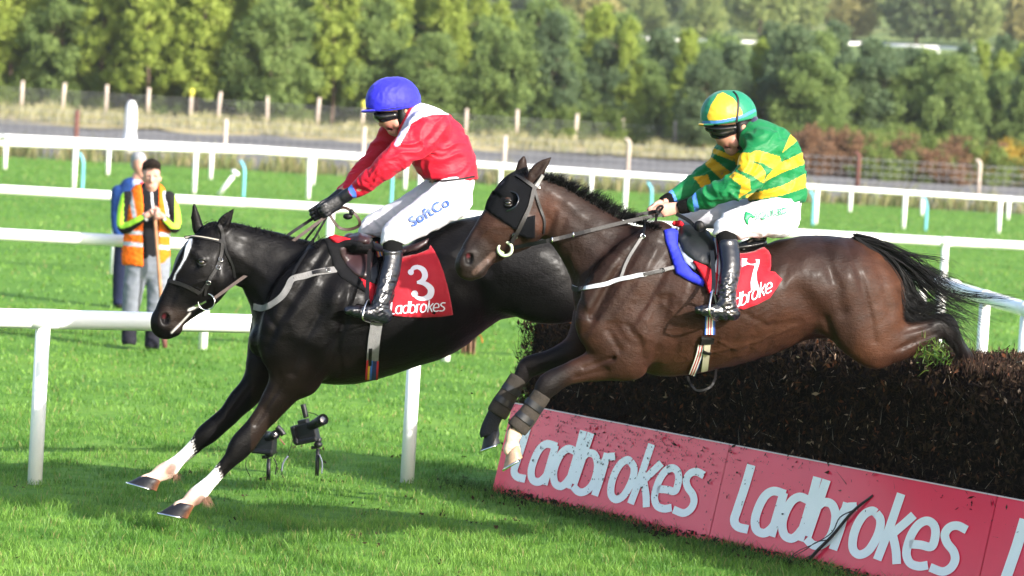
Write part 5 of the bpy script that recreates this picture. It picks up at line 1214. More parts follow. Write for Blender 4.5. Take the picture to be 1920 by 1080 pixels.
for leg, foot in ((g_nl, g_nf), (g_fl, g_ff)):
    s = Solid((1255, 415, 1420, 620), min(leg[0][2], leg[-1][2]) - .09, max(leg[0][2], leg[-1][2]) + .1, D7, 17.7, .0052)
    s.add([(leg[1][0], leg[1][1] - 2, leg[1][2], 19.5, .052)] + leg[1:], .02); s.add(foot, .02); s.cut([(leg[1][0] - 1, 430, leg[0][2], 26, .12)], .004)
    grow(s, 'riding_boot', BOOT, r7, None, lambda V, px, py, w: wr(V, px, py, w, .0035, .05, (1, 1.6, 1), 32) * sm(py, 490, 540))
    s = Solid((1255, 405, 1420, 490), leg[0][2] - .09, leg[0][2] + .12, D7, 17.7, .0055); s.add(slim(leg[:2], .97) + [(leg[1][0], leg[1][1] + 8, leg[1][2], 18, .047)], .01); grow(s, 'sock', SOCK, r7)
s = Solid((1300, 155, 1430, 260), -.2, .2, D7, 17.7, .0045)
s.add([(1361, 217, 0, 48, .118), (1371, 217, 0, 48, .116)], .02); s.cut([(1290, 292, 0, 54, .4), (1366, 279, 0, 49, .4), (1440, 266, 0, 49, .4)], .004)
CAPG = mat('cap_silk', rough=.45, spec=.25, attr=True, sheen=.1, bump=.3, bs=14, bdist=.02, dirt=((.2, .12, .04), 90, .72))
zc = lambda L: [(1290 + x / 6.75, 160 + y / 6.75) for x, y in L]
CAPY = zc([(258, 445), (242, 392), (288, 250), (378, 112), (440, 88), (560, 150), (628, 230), (684, 330), (690, 385), (620, 418), (450, 440)])
def capc(px, py, w):
    c = np.tile([.006, .16, .085], (len(px), 1)); c[inpoly(px, py, CAPY) & (w > 0)] = (.56, .34, .02); c[inpoly(2 * 1366 - px, py, CAPY) & (w < 0)] = (.56, .34, .02)
    c[near(px, py, zc([(200, 466), (320, 471), (450, 452), (600, 422), (720, 382), (840, 318)])) < 2.6] = (.05, .16, .42); return c
hm = grow(s, 'helmet', CAPG, r7, capc, lambda V, px, py, w: .0012 * (1 - np.abs(snoise(V, .07, 64))))[0]
s = Solid((1298, 215, 1360, 250), -.16, .16, D7, 17.7, .004); s.add([(1336, 233, 0, 4, .098), (1321, 234, 0, 3.2, .082), (1311, 233.5, 0, 2.4, .055)], .01)
def pk(px, py, w): c = np.tile([.006, .16, .085], (len(px), 1)); c[px < 1319] = (.56, .34, .02); return c
grow(s, 'peak', CAPG, hm, pk)
KH = Skin([np.array([v.co for v in hm.data.vertices]) + wloc(hm)], [np.array([p.vertices for p in hm.data.polygons])])
strap(KH, zc([(575, 82), (620, 140), (636, 235), (622, 400), (612, 470)]), .011, 'elastic_strap', RUB, hm, .001, .003)
s = Solid((1315, 225, 1400, 275), -.14, .14, D7, 17.7, .0042); s.add([(1341, 249, 0, 11, .06), (1355, 251, 0, 13, .084), (1374, 246, 0, 11.5, .09)], .012); s.add([(1328, 239, 0, 8, .055), (1350, 242, 0, 11, .088), (1378, 239, 0, 11, .092)], .012); s.cut([(1350, 271, 0, 8, .02)], .005); grow(s, 'goggles', GOG, r7)
s = Solid((1365, 215, 1435, 295), -.14, .14, D7, 17.7, .0045); s.add([(1391, 234, 0, 18, .097), (1391, 250, 0, 15, .094), (1388, 263, 0, 11, .078), (1388, 274, 0, 8, .06)], .012); s.cut([(1394, 238, .11, 5.2, .03)], .005); grow(s, 'chin_harness', RUB, r7)
s = Solid((1370, 205, 1440, 290), -.14, .14, D7, 17.7, .0048); s.add([(1414, 224, 0, 8, .07), (1410, 240, 0, 14, .092), (1399, 258, 0, 15, .092), (1391, 270, 0, 10, .075)], .015); grow(s, 'neck_gaiter', mat('navy_gaiter', (.004, .004, .035), .8, sheen=.3), r7)
for pts in ([(1288, 386, .075, 13.8, .034), (1279, 388.5, .068, 12.8, .032)], [(1254, 374, -.065, 13, .033), (1246, 378.5, -.06, 12, .031)]):
    s = Solid((1230, 355, 1305, 415), pts[0][2] - .08, pts[0][2] + .08, D7, 17.7, .0045); s.add(pts, .01); s.cut([(pts[0][0] + 26, pts[0][1] - 9, pts[0][2], 19, .08)], .002); s.cut([(pts[1][0] - 25, pts[1][1] + 9, pts[1][2], 19, .08)], .002); grow(s, 'knit_cuff', SOCK, r7, None, lambda V, px, py, w: .0012 * np.sin(px * 2.2))
# ---------------------------------------------------------------- tack
LEA = mat('black_leather', (.006, .0055, .006), .5, .25, bump=.15, bs=120); BRL = mat('brown_leather', (.04, .022, .016), .5, .25, var=.2, vs=30, bump=.15, bs=90)
SADL = mat('purple_brown_leather', (.028, .013, .015), .42, .35, var=.25, vs=14, bump=.2, bs=30, coat=.2); SADK = mat('black_saddle_leather', (.005, .006, .007), .4, .4, var=.2, vs=14, bump=.25, bs=26, coat=.2)
GIRT = mat('grey_webbing', (.17, .165, .165), .85, .2, var=.12, vs=40, bump=.3, bs=200); NUM = mat('black_numnah', (.004, .004, .005), .85, .15, bump=.3, bs=120)
CLOTH = mat('red_cloth', (.33, .005, .016), .7, .2, var=.08, vs=12, bump=.4, bs=14, bdist=.02, sheen=.15); WPR = mat('cloth_print', (.62, .58, .66), .6)
REDF = mat('red_felt', (.42, .008, .018), .75, .2, bump=.3, bs=30); BLUEP = mat('blue_pad', (.018, .026, .46), .65, .2, bump=.2, bs=60); GREYP = mat('grey_pad', (.22, .25, .32), .7)
STR = {n: mat('stripe_' + n, c, .7) for n, c in (('red', (.42, .015, .03)), ('yellow', (.6, .36, .03)), ('blue', (.03, .12, .5)), ('white', (.68, .68, .7)), ('navy', (.02, .03, .12)))}
z1 = lambda L: [(220 + x / 3.375, 360 + y / 3.375) for x, y in L]; z3 = lambda L: [(560 + x / 3.177, 400 + y / 3.177) for x, y in L]
z5 = lambda L: [(840 + x / 3.375, 280 + y / 3.375) for x, y in L]; z7 = lambda L: [(1180 + x / 3., 380 + y / 3.) for x, y in L]
def striped(K, pts, w, cols, e, off, nm='stripe', th=.002):
    "parallel stripes across a webbing strap"
    q = np.asarray(cr(pts, 3) if len(pts) > 2 else pts, float); T = np.gradient(q, axis=0); T /= np.linalg.norm(T, axis=1)[:, None]; N = np.stack([-T[:, 1], T[:, 0]], 1); n = len(cols); pxw = w * FPX / 18.3
    for i, c in enumerate(cols):
        o = ((i + .5) / n - .5) * pxw; strap(K, [tuple(p) for p in q + N * o], w / n * 1.02, nm, STR[c] if c in STR else MATS[c], e, off, th + .0002 * (i % 2), 2)
def free_strap(pts, w, name, m, e, th=.004, n=6, nrm=None):
    "strap in the air through world points, broad side to the camera unless nrm is given"
    q = cr(np.array(pts), n); T = np.gradient(q, axis=0); T /= np.linalg.norm(T, axis=1)[:, None]; Nn = -CF if nrm is None else np.asarray(nrm, float); V = []; Fc = []
    for i in range(len(q)):
        s_ = np.cross(Nn, T[i]); s_ /= np.linalg.norm(s_) + 1e-9; k = np.cross(T[i], s_)
        for a, b in ((-1, -1), (1, -1), (1, 1), (-1, 1)): V.append(q[i] + s_ * a * w / 2 + k * b * th / 2)
    for i in range(len(q) - 1):
        for k in range(4): Fc.append((4 * i + k, 4 * i + (k + 1) % 4, 4 * i + 4 + (k + 1) % 4, 4 * i + 4 + k))
    Fc += [(3, 2, 1, 0), tuple(4 * (len(q) - 1) + k for k in range(4))]
    return mk(name, V, Fc, m, e, False)
def buckle(K, e, px, py, r=.012, name='buckle'):
    q, n = K.lay(px, py); t = np.cross(n, UZ); t /= np.linalg.norm(t); b = np.cross(n, t); pts = [q + n * .012 + t * r * x + b * r * .8 * y for x, y in ((-1, -1), (1, -1), (1, 1), (-1, 1), (-1, -1))]
    mb = MB(); mb.tube(pts, .0022, 5); return mb.build(name, STEEL, e)
# ---- black horse
e = empty('bridle', P(380, 560, 18.4), 'black leather bridle with white edged browband on the black horse', 'bridle', 'bridles')
strap(K3, z1([(425, 288), (480, 286), (560, 293), (620, 303), (672, 318)]), .019, 'browband', LEA, e, .003, .005); strap(K3, z1([(430, 287), (480, 285), (560, 291), (640, 305)]), .006, 'browband_trim', mat('trim_white', (.36, .33, .28), .5), e, .009, .002)
strap(K3, z1([(640, 205), (660, 240), (668, 280), (664, 330), (655, 400), (625, 480), (590, 540), (573, 590)]), .019, 'cheekpiece', LEA, e, .003, .005)
strap(K3, z1([(318, 558), (345, 566), (400, 583), (450, 603), (490, 624), (518, 640)]), .02, 'noseband', LEA, e, .003, .006); strap(K3, z1([(518, 640), (550, 600), (575, 560)]), .012, 'noseband_strap', LEA, e, .003, .004)
strap(K3, z1([(672, 300), (690, 380), (715, 430), (735, 480), (740, 540)]), .013, 'throatlash', LEA, e, .003, .004)
strap(K3, z1([(573, 590), (558, 620), (552, 655)]), .014, 'cheekpiece', LEA, e, .005, .004)
for a, b in ((648, 430), (636, 480), (575, 570)): buckle(K3, e, 220 + a / 3.375, 360 + b / 3.375)
q, _ = K3.lay(384, 566); dq = float(D3(np.array(384.))) - float((q - CP) @ CF)
tack_ring(e, D3, 387, 566, 15.5, dq + .012)
strap(K3, z1([(560, 690), (530, 705), (490, 718)]), .012, 'bit', STEEL, e, .0, .006)
hx, hy, hw = 612, 396, .03
ring = P(402, 559, float((q - CP) @ CF) - .015); hnd = P(622, 398, float(D3(np.array(620.))) - .035)
free_strap([ring, lerp(ring, hnd, .5) + (0, 0, -.004), hnd], .018, 'rein', BRL, e)
free_strap([P(470, 494, 18.95), P(540, 441, 18.98), P(583, 412, 19.02), P(598, 402, 19.05)], .018, 'rein', LEA, e)
lp = [(626, 395), (645, 389), (664, 400), (674, 414), (672, 424), (655, 430), (638, 428), (627, 417), (618, 402)]
free_strap([P(x, y, 19.02 - .02 * math.sin(i)) for i, (x, y) in enumerate(lp)], .017, 'rein_loop', BRL, e, .004, 5, (.2, -.9, .4))
mb = MB(); mb.ball(P(652, 406, 19.0), (.028, .02, .018), 10, 8); mb.ball(P(659, 398, 19.0), (.015, .015, .02), 10, 8); mb.build('rein_knot', LEA, e)
e = empty('breastplate', P(540, 545, 18.5), 'pale grey breastplate strap across the chest of the black horse', 'breastplate', 'breastplates')
strap(K3, z1([(1440, 480), (1380, 492), (1300, 503), (1200, 528), (1110, 552), (1080, 605), (1040, 665), (980, 712), (920, 738), (868, 725)]), .036, 'chest_strap', GIRT, e, .004, .005)
strap(K3, z1([(1235, 517), (1280, 505), (1335, 497)]), .022, 'buckle_tab', LEA, e, .009, .004); buckle(K3, e, 220 + 1328 / 3.375, 360 + 495 / 3.375, .014)
strap(K3, z1([(1108, 550), (1120, 510), (1150, 455), (1190, 395), (1225, 330), (1250, 290)]), .016, 'neck_strap', LEA, e, .004, .004)
pts = [K3.lay(590, 446)[0], P(602, 425, 18.98), P(612, 408, 19.0)]; free_strap(pts, .013, 'neck_strap', LEA, e); free_strap([P(571, 452, 19.0), P(590, 428, 19.0), P(610, 405, 19.0)], .013, 'neck_strap', LEA, e)
e = empty('number_cloth', P(790, 595, 18.8), 'red number cloth with a white 3 behind the jockey boot', 'saddle cloth', 'number cloths')
cl3 = z3([(575, 300), (620, 262), (700, 250), (775, 215), (785, 192), (812, 232), (835, 280), (862, 350), (884, 430), (900, 510), (917, 604), (840, 615), (755, 620), (650, 617), (558, 610), (545, 560), (555, 480), (560, 380)])
o, KC = patch(K3, cl3, 'cloth', CLOTH, e, .004, .003, 5, 4, lambda x, y: .004 * np.sin((x * .9 + y * .35) * .16) * sm(y, 500, 590) + .003 * np.sin(x * .11 - y * .07))
KC = KC or K3
num = [([*z3([(668, 350), (684, 328), (712, 322), (742, 340), (752, 374), (736, 402), (704, 413)])], [5, 8, 8, 10.5, 11, 9, 5]), ([*z3([(704, 411), (752, 420), (786, 452), (780, 490), (745, 508), (708, 503), (686, 482)])], [5, 9, 12.5, 12, 8, 7, 5])]
pp = strokes_polys(num, 10)
for cx, cy, r in ((668, 352, 5.6), (690, 480, 6.2)):
    a, b = z3([(cx, cy)])[0]; pp.append((np.array([(a + r * math.cos(t), b + r * math.sin(t)) for t in np.linspace(0, 6.28, 17)[:-1]]), [tuple(range(16))]))
print_on(KC, pp, 'number', WPR, e, .003)
U0 = on_board(1378, 990); U1 = on_board(1814, 1072)
def cloth_word(x0, y0, x1, y1, h, letters):
    def fn(px, py):
        u, v = on_board(px, py); t = (u - U0[0]) / (U1[0] - U0[0]); k = (v - U0[1]) / (BH * .62); return (x0 + (x1 - x0) * t - k * 0, y0 + (y1 - y0) * t - k * h)
    return word_polys(fn, letters, 11.5)
print_on(KC, cloth_word(733, 589, 838, 583, 21, 'Ladbrokes'), 'lettering', WPR, e, .003)
e = empty('saddle', P(690, 470, 19.1), 'small purple brown racing saddle under the jockey in red', 'saddle', 'racing saddles')
patch(K3, z3([(150, 160), (175, 225), (205, 330), (250, 390), (320, 432), (410, 482), (440, 560), (470, 480), (470, 300), (440, 170), (300, 150), (200, 140)]), 'numnah', NUM, e, .006, .006, 6, 3, None, .004)
patch(K3, z3([(355, 390), (400, 410), (450, 430), (452, 520), (430, 560), (415, 490), (385, 440)]), 'felt_pad', REDF, e, .013, .004, 5, 2); patch(K3, z3([(170, 158), (205, 148), (300, 175), (292, 190), (220, 192)]), 'felt_pad', REDF, e, .02, .006, 5, 2, None, .01)
patch(K3, z3([(285, 150), (232, 185), (222, 215), (242, 275), (275, 325), (318, 372), (365, 400), (405, 402), (432, 330), (448, 230), (430, 160), (350, 138)]), 'flap', SADL, e, .022, .007, 5, 3, None, .01)
patch(K3, z3([(405, 330), (440, 330), (470, 300), (478, 380), (455, 440), (420, 420)]), 'flap', SADK, e, .018, .006, 5, 3)
s = Solid((630, 420, 830, 500), -.26, .26, D3, 19.1, .0065); s.add([(660, 452, 0, 14, .05), (690, 462, 0, 13, .1), (730, 474, 0, 10, .14), (770, 468, 0, 10, .16), (800, 456, 0, 6, .13)], .02); s.add([(655, 450, 0, 12, .07)], .02); grow(s, 'seat', SADL, e)
patch(K3, z3([(620, 218), (700, 195), (778, 163), (765, 192), (700, 232), (625, 252)]), 'cantle', SADL, e, .012, .008, 4, 3, None, .012)
striped(K3, z3([(452, 172), (470, 225), (486, 290)]), .036, ['red', 'yellow', 'blue', 'yellow', 'red'], e, .036)
strap(K3, z3([(462, 650), (448, 740), (440, 820), (436, 880)]), .072, 'girth', GIRT, e, .004, .006); strap(K3, z3([(437, 870), (433, 930), (432, 985)]), .072, 'girth', LEA, e, .004, .005)
striped(K3, z3([(437, 872), (433, 930), (431, 982)]), .07, ['red', 'navy', 'navy', 'blue', 'yellow', 'red'], e, .0095)
strap(K3, z3([(425, 800), (422, 850), (420, 900)]), .018, 'girth_strap', LEA, e, .011, .004)
sp = P(690, 560, 18.62)
free_strap([P(693, 470, 18.88), P(690, 520, 18.74), P(688, 562, 18.64)], .022, 'stirrup_leather', LEA, e)
mb = MB(); c = lambda x, y, w: P(x, y, 18.72 - w); mb.tube(cr([c(690, 560, .02), c(684, 575, .08), c(680, 597, .1), c(690, 603, .02), c(700, 603, -.08), c(696, 578, -.06), c(690, 560, .02)], 5), .005, 6); mb.build('stirrup', STEEL, e)
# ---- bay horse
e = empty('bridle', P(960, 470, 17.1), 'bridle with thick ring bit over the bay horse blinkers', 'bridle', 'bridles')
strap(K7, z5([(590, 165), (565, 200), (540, 250), (520, 330), (495, 400), (462, 470), (430, 530), (405, 565), (395, 590)]), .022, 'cheekpiece', LEA, e, .010, .006); strap(K7, z5([(592, 160), (574, 188), (552, 240)]), .02, 'headpiece', mat('pale_strap', (.2, .2, .2), .6), e, .013, .004)
strap(K7, z5([(545, 260), (570, 340), (590, 400), (606, 460), (600, 530)]), .015, 'throatlash', LEA, e, .004, .005); strap(K7, z5([(380, 170), (430, 178), (500, 215), (545, 248)]), .02, 'browband', LEA, e, .011, .006)
for a, b in ((418, 545), (560, 235)): buckle(K7, e, 840 + a / 3.375, 280 + b / 3.375, .014)
q, _ = K7.lay(944, 467); dq = float(D7(np.array(944.))) - float((q - CP) @ CF)
tack_ring(e, D7, 947, 466.5, 13, dq + .012, 'bit_ring', mat('pale_rubber', (.55, .6, .45), .5), .0085)
strap(K7, z5([(318, 640), (330, 652), (345, 660)]), .022, 'bit', mat('green_rubber', (.42, .6, .25), .5), e, .0, .01)
ring = P(965, 464, float((q - CP) @ CF) - .02); hnd = P(1248, 401, float(D7(np.array(1248.))) - .06); mid = K7.lay(1100, 434)[0]; md = float((mid - CP) @ CF)
free_strap([ring, P(1036, 449.5, min(md, 17.2) - .03), P(1107, 432, md - .02), P(1181, 414, lerp(md, float(D7(np.array(1248.))) - .06, .5)), hnd], .02, 'rein', LEA, e)
free_strap([P(1095, 425, md + .14), P(1180, 406, 17.55), P(1232, 396, 17.6)], .02, 'rein', LEA, e); 
for a, b in ((1035.6, 449.5), (1075, 440)):
    mb = MB(); c = P(a, b, min(md, 17.2) - .04); mb.tube([c + CU * .013, c - CU * .013], .004, 6); mb.build('rein_stop', STEEL, e)
free_strap([P(1236, 402, 17.5), P(1231, 394, 17.5), P(1236, 387, 17.5), P(1243, 388, 17.5), P(1232, 404, 17.52), P(1229, 420, 17.53)], .012, 'rein_loop', LEA, e, .004, 4)
free_strap([P(1268, 401, 17.46), P(1290, 413, 17.44), P(1303, 424, 17.42), P(1318, 432, 17.4)], .02, 'whip_loop', LEA, e); mb = MB(); mb.ball(P(1311, 424, 17.42), (.03, .02, .03), 10, 8); mb.build('rein_knot', LEA, e)
e = empty('blinkers', P(960, 430, 17.1), 'black blinker hood with cupped eye hole on the bay horse', 'blinkers')
HOOD = mat('hood_cloth', (.003, .0034, .0045), .8, .05, bump=.25, bs=160, var=.2, vs=30)
hood = z5([(505, 108), (470, 118), (400, 150), (372, 168), (330, 212), (290, 262), (255, 325), (237, 378), (300, 425), (430, 512), (470, 440), (505, 360), (535, 260), (500, 215), (478, 165)])
eyeh = [(951 + 14.5 * math.cos(t), 380 + 15.5 * math.sin(t)) for t in np.linspace(0, 2 * math.pi, 22)]
def ringpoly(outer, hole):
    i = int(np.argmin([math.dist(p, hole[0]) for p in outer])); return outer[:i + 1] + hole + [(outer[i][0] + .05, outer[i][1] + .05)] + outer[i + 1:]
oi = [tuple(p) for p in hood]; h0 = min(range(len(eyeh) - 1), key=lambda k: min(math.dist(eyeh[k], o) for o in oi)); eh = eyeh[:-1]; eh = eh[h0:] + eh[:h0 + 1]
patch(K7, ringpoly(oi, [(x + .03 * k / 20, y) for k, (x, y) in enumerate(eh)]), 'hood', HOOD, e, .003, .005, 5, 1)
patch(K7, z5([(455, 470), (500, 430), (545, 420), (545, 558), (500, 562), (450, 542), (440, 510)]), 'cheek_flap', HOOD, e, .006, .006, 5, 2)
cup = MB(); pts = [K7.lay(951 + 17.5 * math.cos(t), 378 + 19 * math.sin(t)) for t in np.linspace(-1.35, 1.75, 16)]
V = []; 
for i, (p, n) in enumerate(pts):
    f = math.sin(math.pi * i / 15) ** .6; d = np.array(P(951, 378, float((p - CP) @ CF))) - p; d /= np.linalg.norm(d)
    for o, l in ((0, 0), (.02, .004), (.042, .018)): V.append(p + n * (.006 + o * f) + d * l * f)
    V.append(p + n * (.006 + .042 * f) + d * .012 * f); V.append(p + n * .006 - d * .004)
cup.add(V, [(5 * i + k, 5 * i + k + 1, 5 * i + 6 + k, 5 * i + 5 + k) for i in range(15) for k in range(4)]); cup.build('eye_cup', mat('cup_plastic', (.01, .013, .02), .25, .6, coat=.4), e)
e = empty('breastplate', P(1170, 522, 17.2), 'thin white and grey breastplate strap on the bay horse', 'breastplate', 'breastplates')
strap(K7, z5([(783, 866), (820, 882), (865, 882), (950, 862), (1030, 840), (1100, 822), (1200, 800), (1250, 790)]), .022, 'chest_strap', mat('white_webbing', (.42, .44, .48), .7), e, .004, .005)
strap(K7, z5([(1230, 794), (1300, 778), (1355, 768), (1420, 752), (1485, 736)]), .02, 'chest_strap', GIRT, e, .0045, .005); strap(K7, z5([(783, 868), (815, 884), (858, 884)]), .026, 'chest_strap', LEA, e, .008, .003); strap(K7, z5([(1235, 792), (1290, 781), (1345, 771)]), .017, 'buckle_tab', LEA, e, .01, .003)
strap(K7, z5([(1095, 815), (1120, 740), (1160, 660), (1210, 580), (1232, 548)]), .015, 'neck_strap', GIRT, e, .004, .004); strap(K7, z5([(1232, 548), (1248, 500), (1252, 465)]), .013, 'neck_strap', LEA, e, .004, .004)
q, n = K7.lay(1204.5, 443.5); tack_ring(e, D7, 1205, 443, 4.2, float(D7(np.array(1205.))) - float((q - CP) @ CF) + .012, 'ring', None, .003)
q, n = K7.lay(1241.5, 507); tack_ring(e, D7, 1241.5, 507, 4.0, float(D7(np.array(1241.))) - float((q - CP) @ CF) + .014, 'ring', LEA, .003)
e = empty('number_cloth', P(1420, 575, 17.3), 'crumpled red number cloth with a white 7 behind the boot', 'saddle cloth', 'number cloths')
cl7 = z7([(560, 290), (630, 288), (700, 282), (762, 262), (785, 278), (797, 305), (796, 365), (790, 392), (815, 395), (857, 432), (830, 480), (785, 540), (720, 572), (640, 602), (590, 590), (560, 560), (550, 420)])
o, KC = patch(K7, cl7, 'cloth', CLOTH, e, .005, .003, 4.5, 4, lambda x, y: .007 * (1 - np.abs(np.sin((x * .8 - y * .55) * .085))) * sm(x, 1395, 1430) + .004 * np.sin((x + y * .6) * .13))
KC = KC or K7
print_on(KC, [(np.array(z7([(632, 316), (732, 322), (729, 348), (714, 396), (718, 440), (732, 488), (684, 495), (682, 448), (692, 400), (706, 354), (664, 350), (640, 360), (632, 366)])), [(0, 1, 2, 9, 10, 11, 12), (2, 3, 8, 9), (3, 4, 7, 8), (4, 5, 6, 7)])], 'number', WPR, e, .003)
print_on(KC, cloth_word(1353, 590, 1462, 540, 25, 'adbroke'), 'lettering', WPR, e, .003)
e = empty('saddle', P(1310, 470, 17.6), 'small black racing saddle on a blue pad under the green jockey', 'saddle', 'racing saddles')
patch(K7, z7([(190, 158), (198, 215), (240, 330), (262, 402), (330, 442), (412, 476), (425, 440), (350, 392), (300, 330), (262, 240), (262, 165), (235, 148)]), 'blue_pad', BLUEP, e, .005, .010, 5, 3, None, .008)
patch(K7, z7([(222, 150), (258, 152), (268, 250), (310, 345), (365, 388), (370, 360), (330, 300), (285, 200), (280, 150)]), 'grey_pad', GREYP, e, .012, .006, 5, 3)
patch(K7, z7([(258, 160), (262, 222), (298, 292), (368, 352), (462, 392), (485, 330), (470, 250), (440, 190), (390, 160), (330, 138), (290, 140)]), 'flap', SADK, e, .022, .007, 5, 3, None, .012)
patch(K7, z7([(230, 128), (270, 122), (320, 165), (330, 180), (280, 148), (240, 142)]), 'felt_pad', REDF, e, .022, .006, 4, 2, None, .01); patch(K7, z7([(348, 344), (420, 372), (492, 422), (470, 465), (436, 516), (420, 460), (385, 395)]), 'felt_pad', REDF, e, .034, .004, 5, 2)
patch(K7, z7([(622, 242), (690, 216), (772, 214), (765, 246), (700, 274), (628, 282)]), 'cantle', SADK, e, .014, .008, 4, 3, None, .014)
s = Solid((1265, 410, 1460, 490), -.26, .26, D7, 17.7, .006); s.add([(1292, 432, 0, 13, .06), (1322, 448, 0, 13, .11), (1360, 464, 0, 10, .14), (1400, 462, 0, 10, .16), (1432, 456, 0, 7, .13)], .02); grow(s, 'seat', SADK, e)
striped(K7, z7([(478, 225), (488, 330), (486, 420), (470, 520)]), .05, ['blue', 'white', 'red', 'white', 'blue'], e, .03)
striped(K7, z7([(455, 640), (452, 740)]), .056, ['navy', 'blue', 'white', 'red', 'white', 'red', 'white', 'blue'], e, .005)
strap(K7, z7([(442, 750), (436, 770), (432, 790)]), .07, 'girth_buckle', LEA, e, .008, .008); strap(K7, z7([(412, 830), (452, 840)]), .018, 'girth_keeper', LEA, e, .014, .005, 4)
striped(K7, z7([(405, 800), (395, 850), (370, 920), (352, 965)]), .038, ['navy', 'white', 'red', 'white', 'red', 'white'], e, .005); strap(K7, z7([(436, 790), (430, 850), (420, 940)]), .036, 'girth', mat('cream_webbing', (.34, .32, .24), .8), e, .005, .006)
gq = [K7.lay(1290, 706)[0], P(1293, 716, 17.42), P(1307, 732, 17.38), P(1330, 727, 17.38), P(1340, 712, 17.42), K7.lay(1343, 692)[0]]
free_strap(gq, .012, 'hanging_strap', LEA, e)
free_strap([P(1335, 470, 17.4), P(1338, 520, 17.3), P(1337, 548, 17.22)], .022, 'stirrup_leather', SADK, e)
mb = MB(); c = lambda x, y, w: P(x, y, 17.25 - w); mb.tube(cr([c(1336, 543, .02), c(1332, 562, .07), c(1330, 584, .09), c(1338, 598, .02), c(1346, 598, -.06), c(1342, 566, -.04), c(1336, 543, .02)], 5), .006, 6); mb.build('stirrup', STEEL, e)
# brushing boots on the bay forelegs
BG = mat('boot_neoprene', (.028, .023, .019), .8, .2, bump=.3, bs=90, var=.2, vs=20); BSTR = mat('boot_strap', (.009, .01, .013), .4, .35)
for ch, st, dep in (([(1014, 743, .15, 18.5, .041), (1000, 764, .15, 18.5, .04), (986, 784, .15, 20, .042), (972, 800, .15, 21, .045)], (.3, .72), 1), ([(970, 713, -.15, 18, .041), (956, 735, -.15, 18, .04), (943, 756, -.15, 20, .042), (934, 772, -.15, 20.5, .045)], (.3, .68), -1)):
    s = Solid((890, 670, 1060, 850), ch[0][2] - .09, ch[0][2] + .09, D7, 17.4, .0052); s.add(ch, .006)
    a, b = np.array(ch[0][:2]), np.array(ch[-1][:2]); d = (b - a) / np.linalg.norm(b - a)
    for p_, sg in ((a, -1), (b, 1)): c = p_ + d * sg * 33; s.cut([(c[0] - d[1] * 30, c[1] + d[0] * 30, ch[0][2], 26, .2), (c[0] + d[1] * 30, c[1] - d[0] * 30, ch[0][2], 26, .2)], .004)
    o, Vx, Qx = grow(s, 'brushing_boot', BG, h7); KX = Skin([Vx], [Qx])
    for t in st:
        c = a + (b - a) * t; nrm = np.array([-d[1], d[0]]); strap(KX, [tuple(c - nrm * 17), tuple(c - nrm * 9), tuple(c), tuple(c + nrm * 9), tuple(c + nrm * 17)], .034, 'boot_strap', BSTR, o, .002, .004, 4)
s = Solid((885, 745, 960, 830), -.25, -.05, D7, 17.4, .005); s.add([(931, 774, -.15, 15.8, .034), (925, 785, -.15, 15.2, .032), (919, 800, -.15, 16, .032), (918, 812, -.15, 19, .036)], .01); s.cut([(917, 838, -.15, 22, .1)], .003); grow(s, 'leg_bandage', mat('navy_bandage', (.005, .006, .011), .8, bump=.4, bs=120), h7)
# tuft of torn grass on the hock
V = []; TT = []; CC = []; n0 = 0
for _ in range(170):
    a, b = 1752 + rng.normal(0, 15), 665 + rng.normal(0, 11); d = 17.83 + rng.normal(0, .03); q = P(a, b, d); t = rng.normal(size=3) + np.array([0, 0, .4]); t /= np.linalg.norm(t); l = rng.uniform(.025, .065); sd = np.cross(t, rng.normal(size=3)); sd /= np.linalg.norm(sd); sd *= .0035
    V += [q - sd, q + sd, q + t * l * .6 + sd * .7, q + t * l]; TT += [(n0, n0 + 1, n0 + 2), (n0, n0 + 2, n0 + 3)]; g_ = rng.random(); CC += [np.array([.03, .10, .015]) * (1 - g_) + np.array([.13, .19, .03]) * g_] * 4; n0 += 4
tag(mk('torn_grass', V, np.array(TT), gm, None, False, np.array(CC)), 'tuft of green brush torn loose under the bay horse hock', 'greenery', kind='stuff')
# ---------------------------------------------------------------- people beyond the rail
CLO = mat('plain_cloth', rough=.85, spec=.15, attr=True, bump=.12, bs=14, bdist=.02, var=.06, vs=20)
def man(label, loc, DD, box, body, clothes, h=.0085, hw=.42):
    e = empty('person', loc, label, 'person'); DF = lambda px: DD + 0 * np.asarray(px, float)
    s = Solid(box, -hw, hw, DF, DD, h)
    chains, cuts, colf = body
    for c, k in chains: s.add(c, k)
    for c, k in cuts: s.cut(c, k)
    grow(s, 'body', SKIN, e, colf)
    for nm, ch, cu, cf, amp, sd, hh in clothes:
        s = Solid(box, -hw, hw, DF, DD, hh)
        for c, k in ch: s.add(c, k)
        for c, k in cu: s.cut(c, k)
        grow(s, nm, CLO, e, cf, (lambda V, px, py, w, a=amp, q=sd: wr(V, px, py, w, a * .6, .2, (1, 1.3, 1), q)) if amp else None)
    return e
DM = 32.2
la = [(240, 372, .0, 14, .07), (231, 402, .02, 11.5, .06), (233, 428, .06, 10.5, .052), (258, 415, .17, 8.5, .042), (276, 403, .22, 6.5, .033)]
ra = [(316, 372, .0, 14, .07), (327, 402, .02, 11.5, .06), (328, 427, .06, 10.5, .052), (314, 416, .17, 8.5, .042), (304, 406, .22, 6.5, .033)]
tor = [(279, 374, 0, 32, .1), (278, 400, 0, 38, .125), (277, 440, 0, 38, .125), (277, 478, 0, 37, .12)]
ll = [(258, 492, 0, 22, .1), (252, 530, .01, 20, .09), (246, 575, .01, 16, .07), (243, 604, 0, 14, .062)]
rl = [(298, 492, 0, 22, .1), (296, 530, .01, 20, .09), (291, 575, .01, 16, .07), (287, 606, 0, 14, .062)]
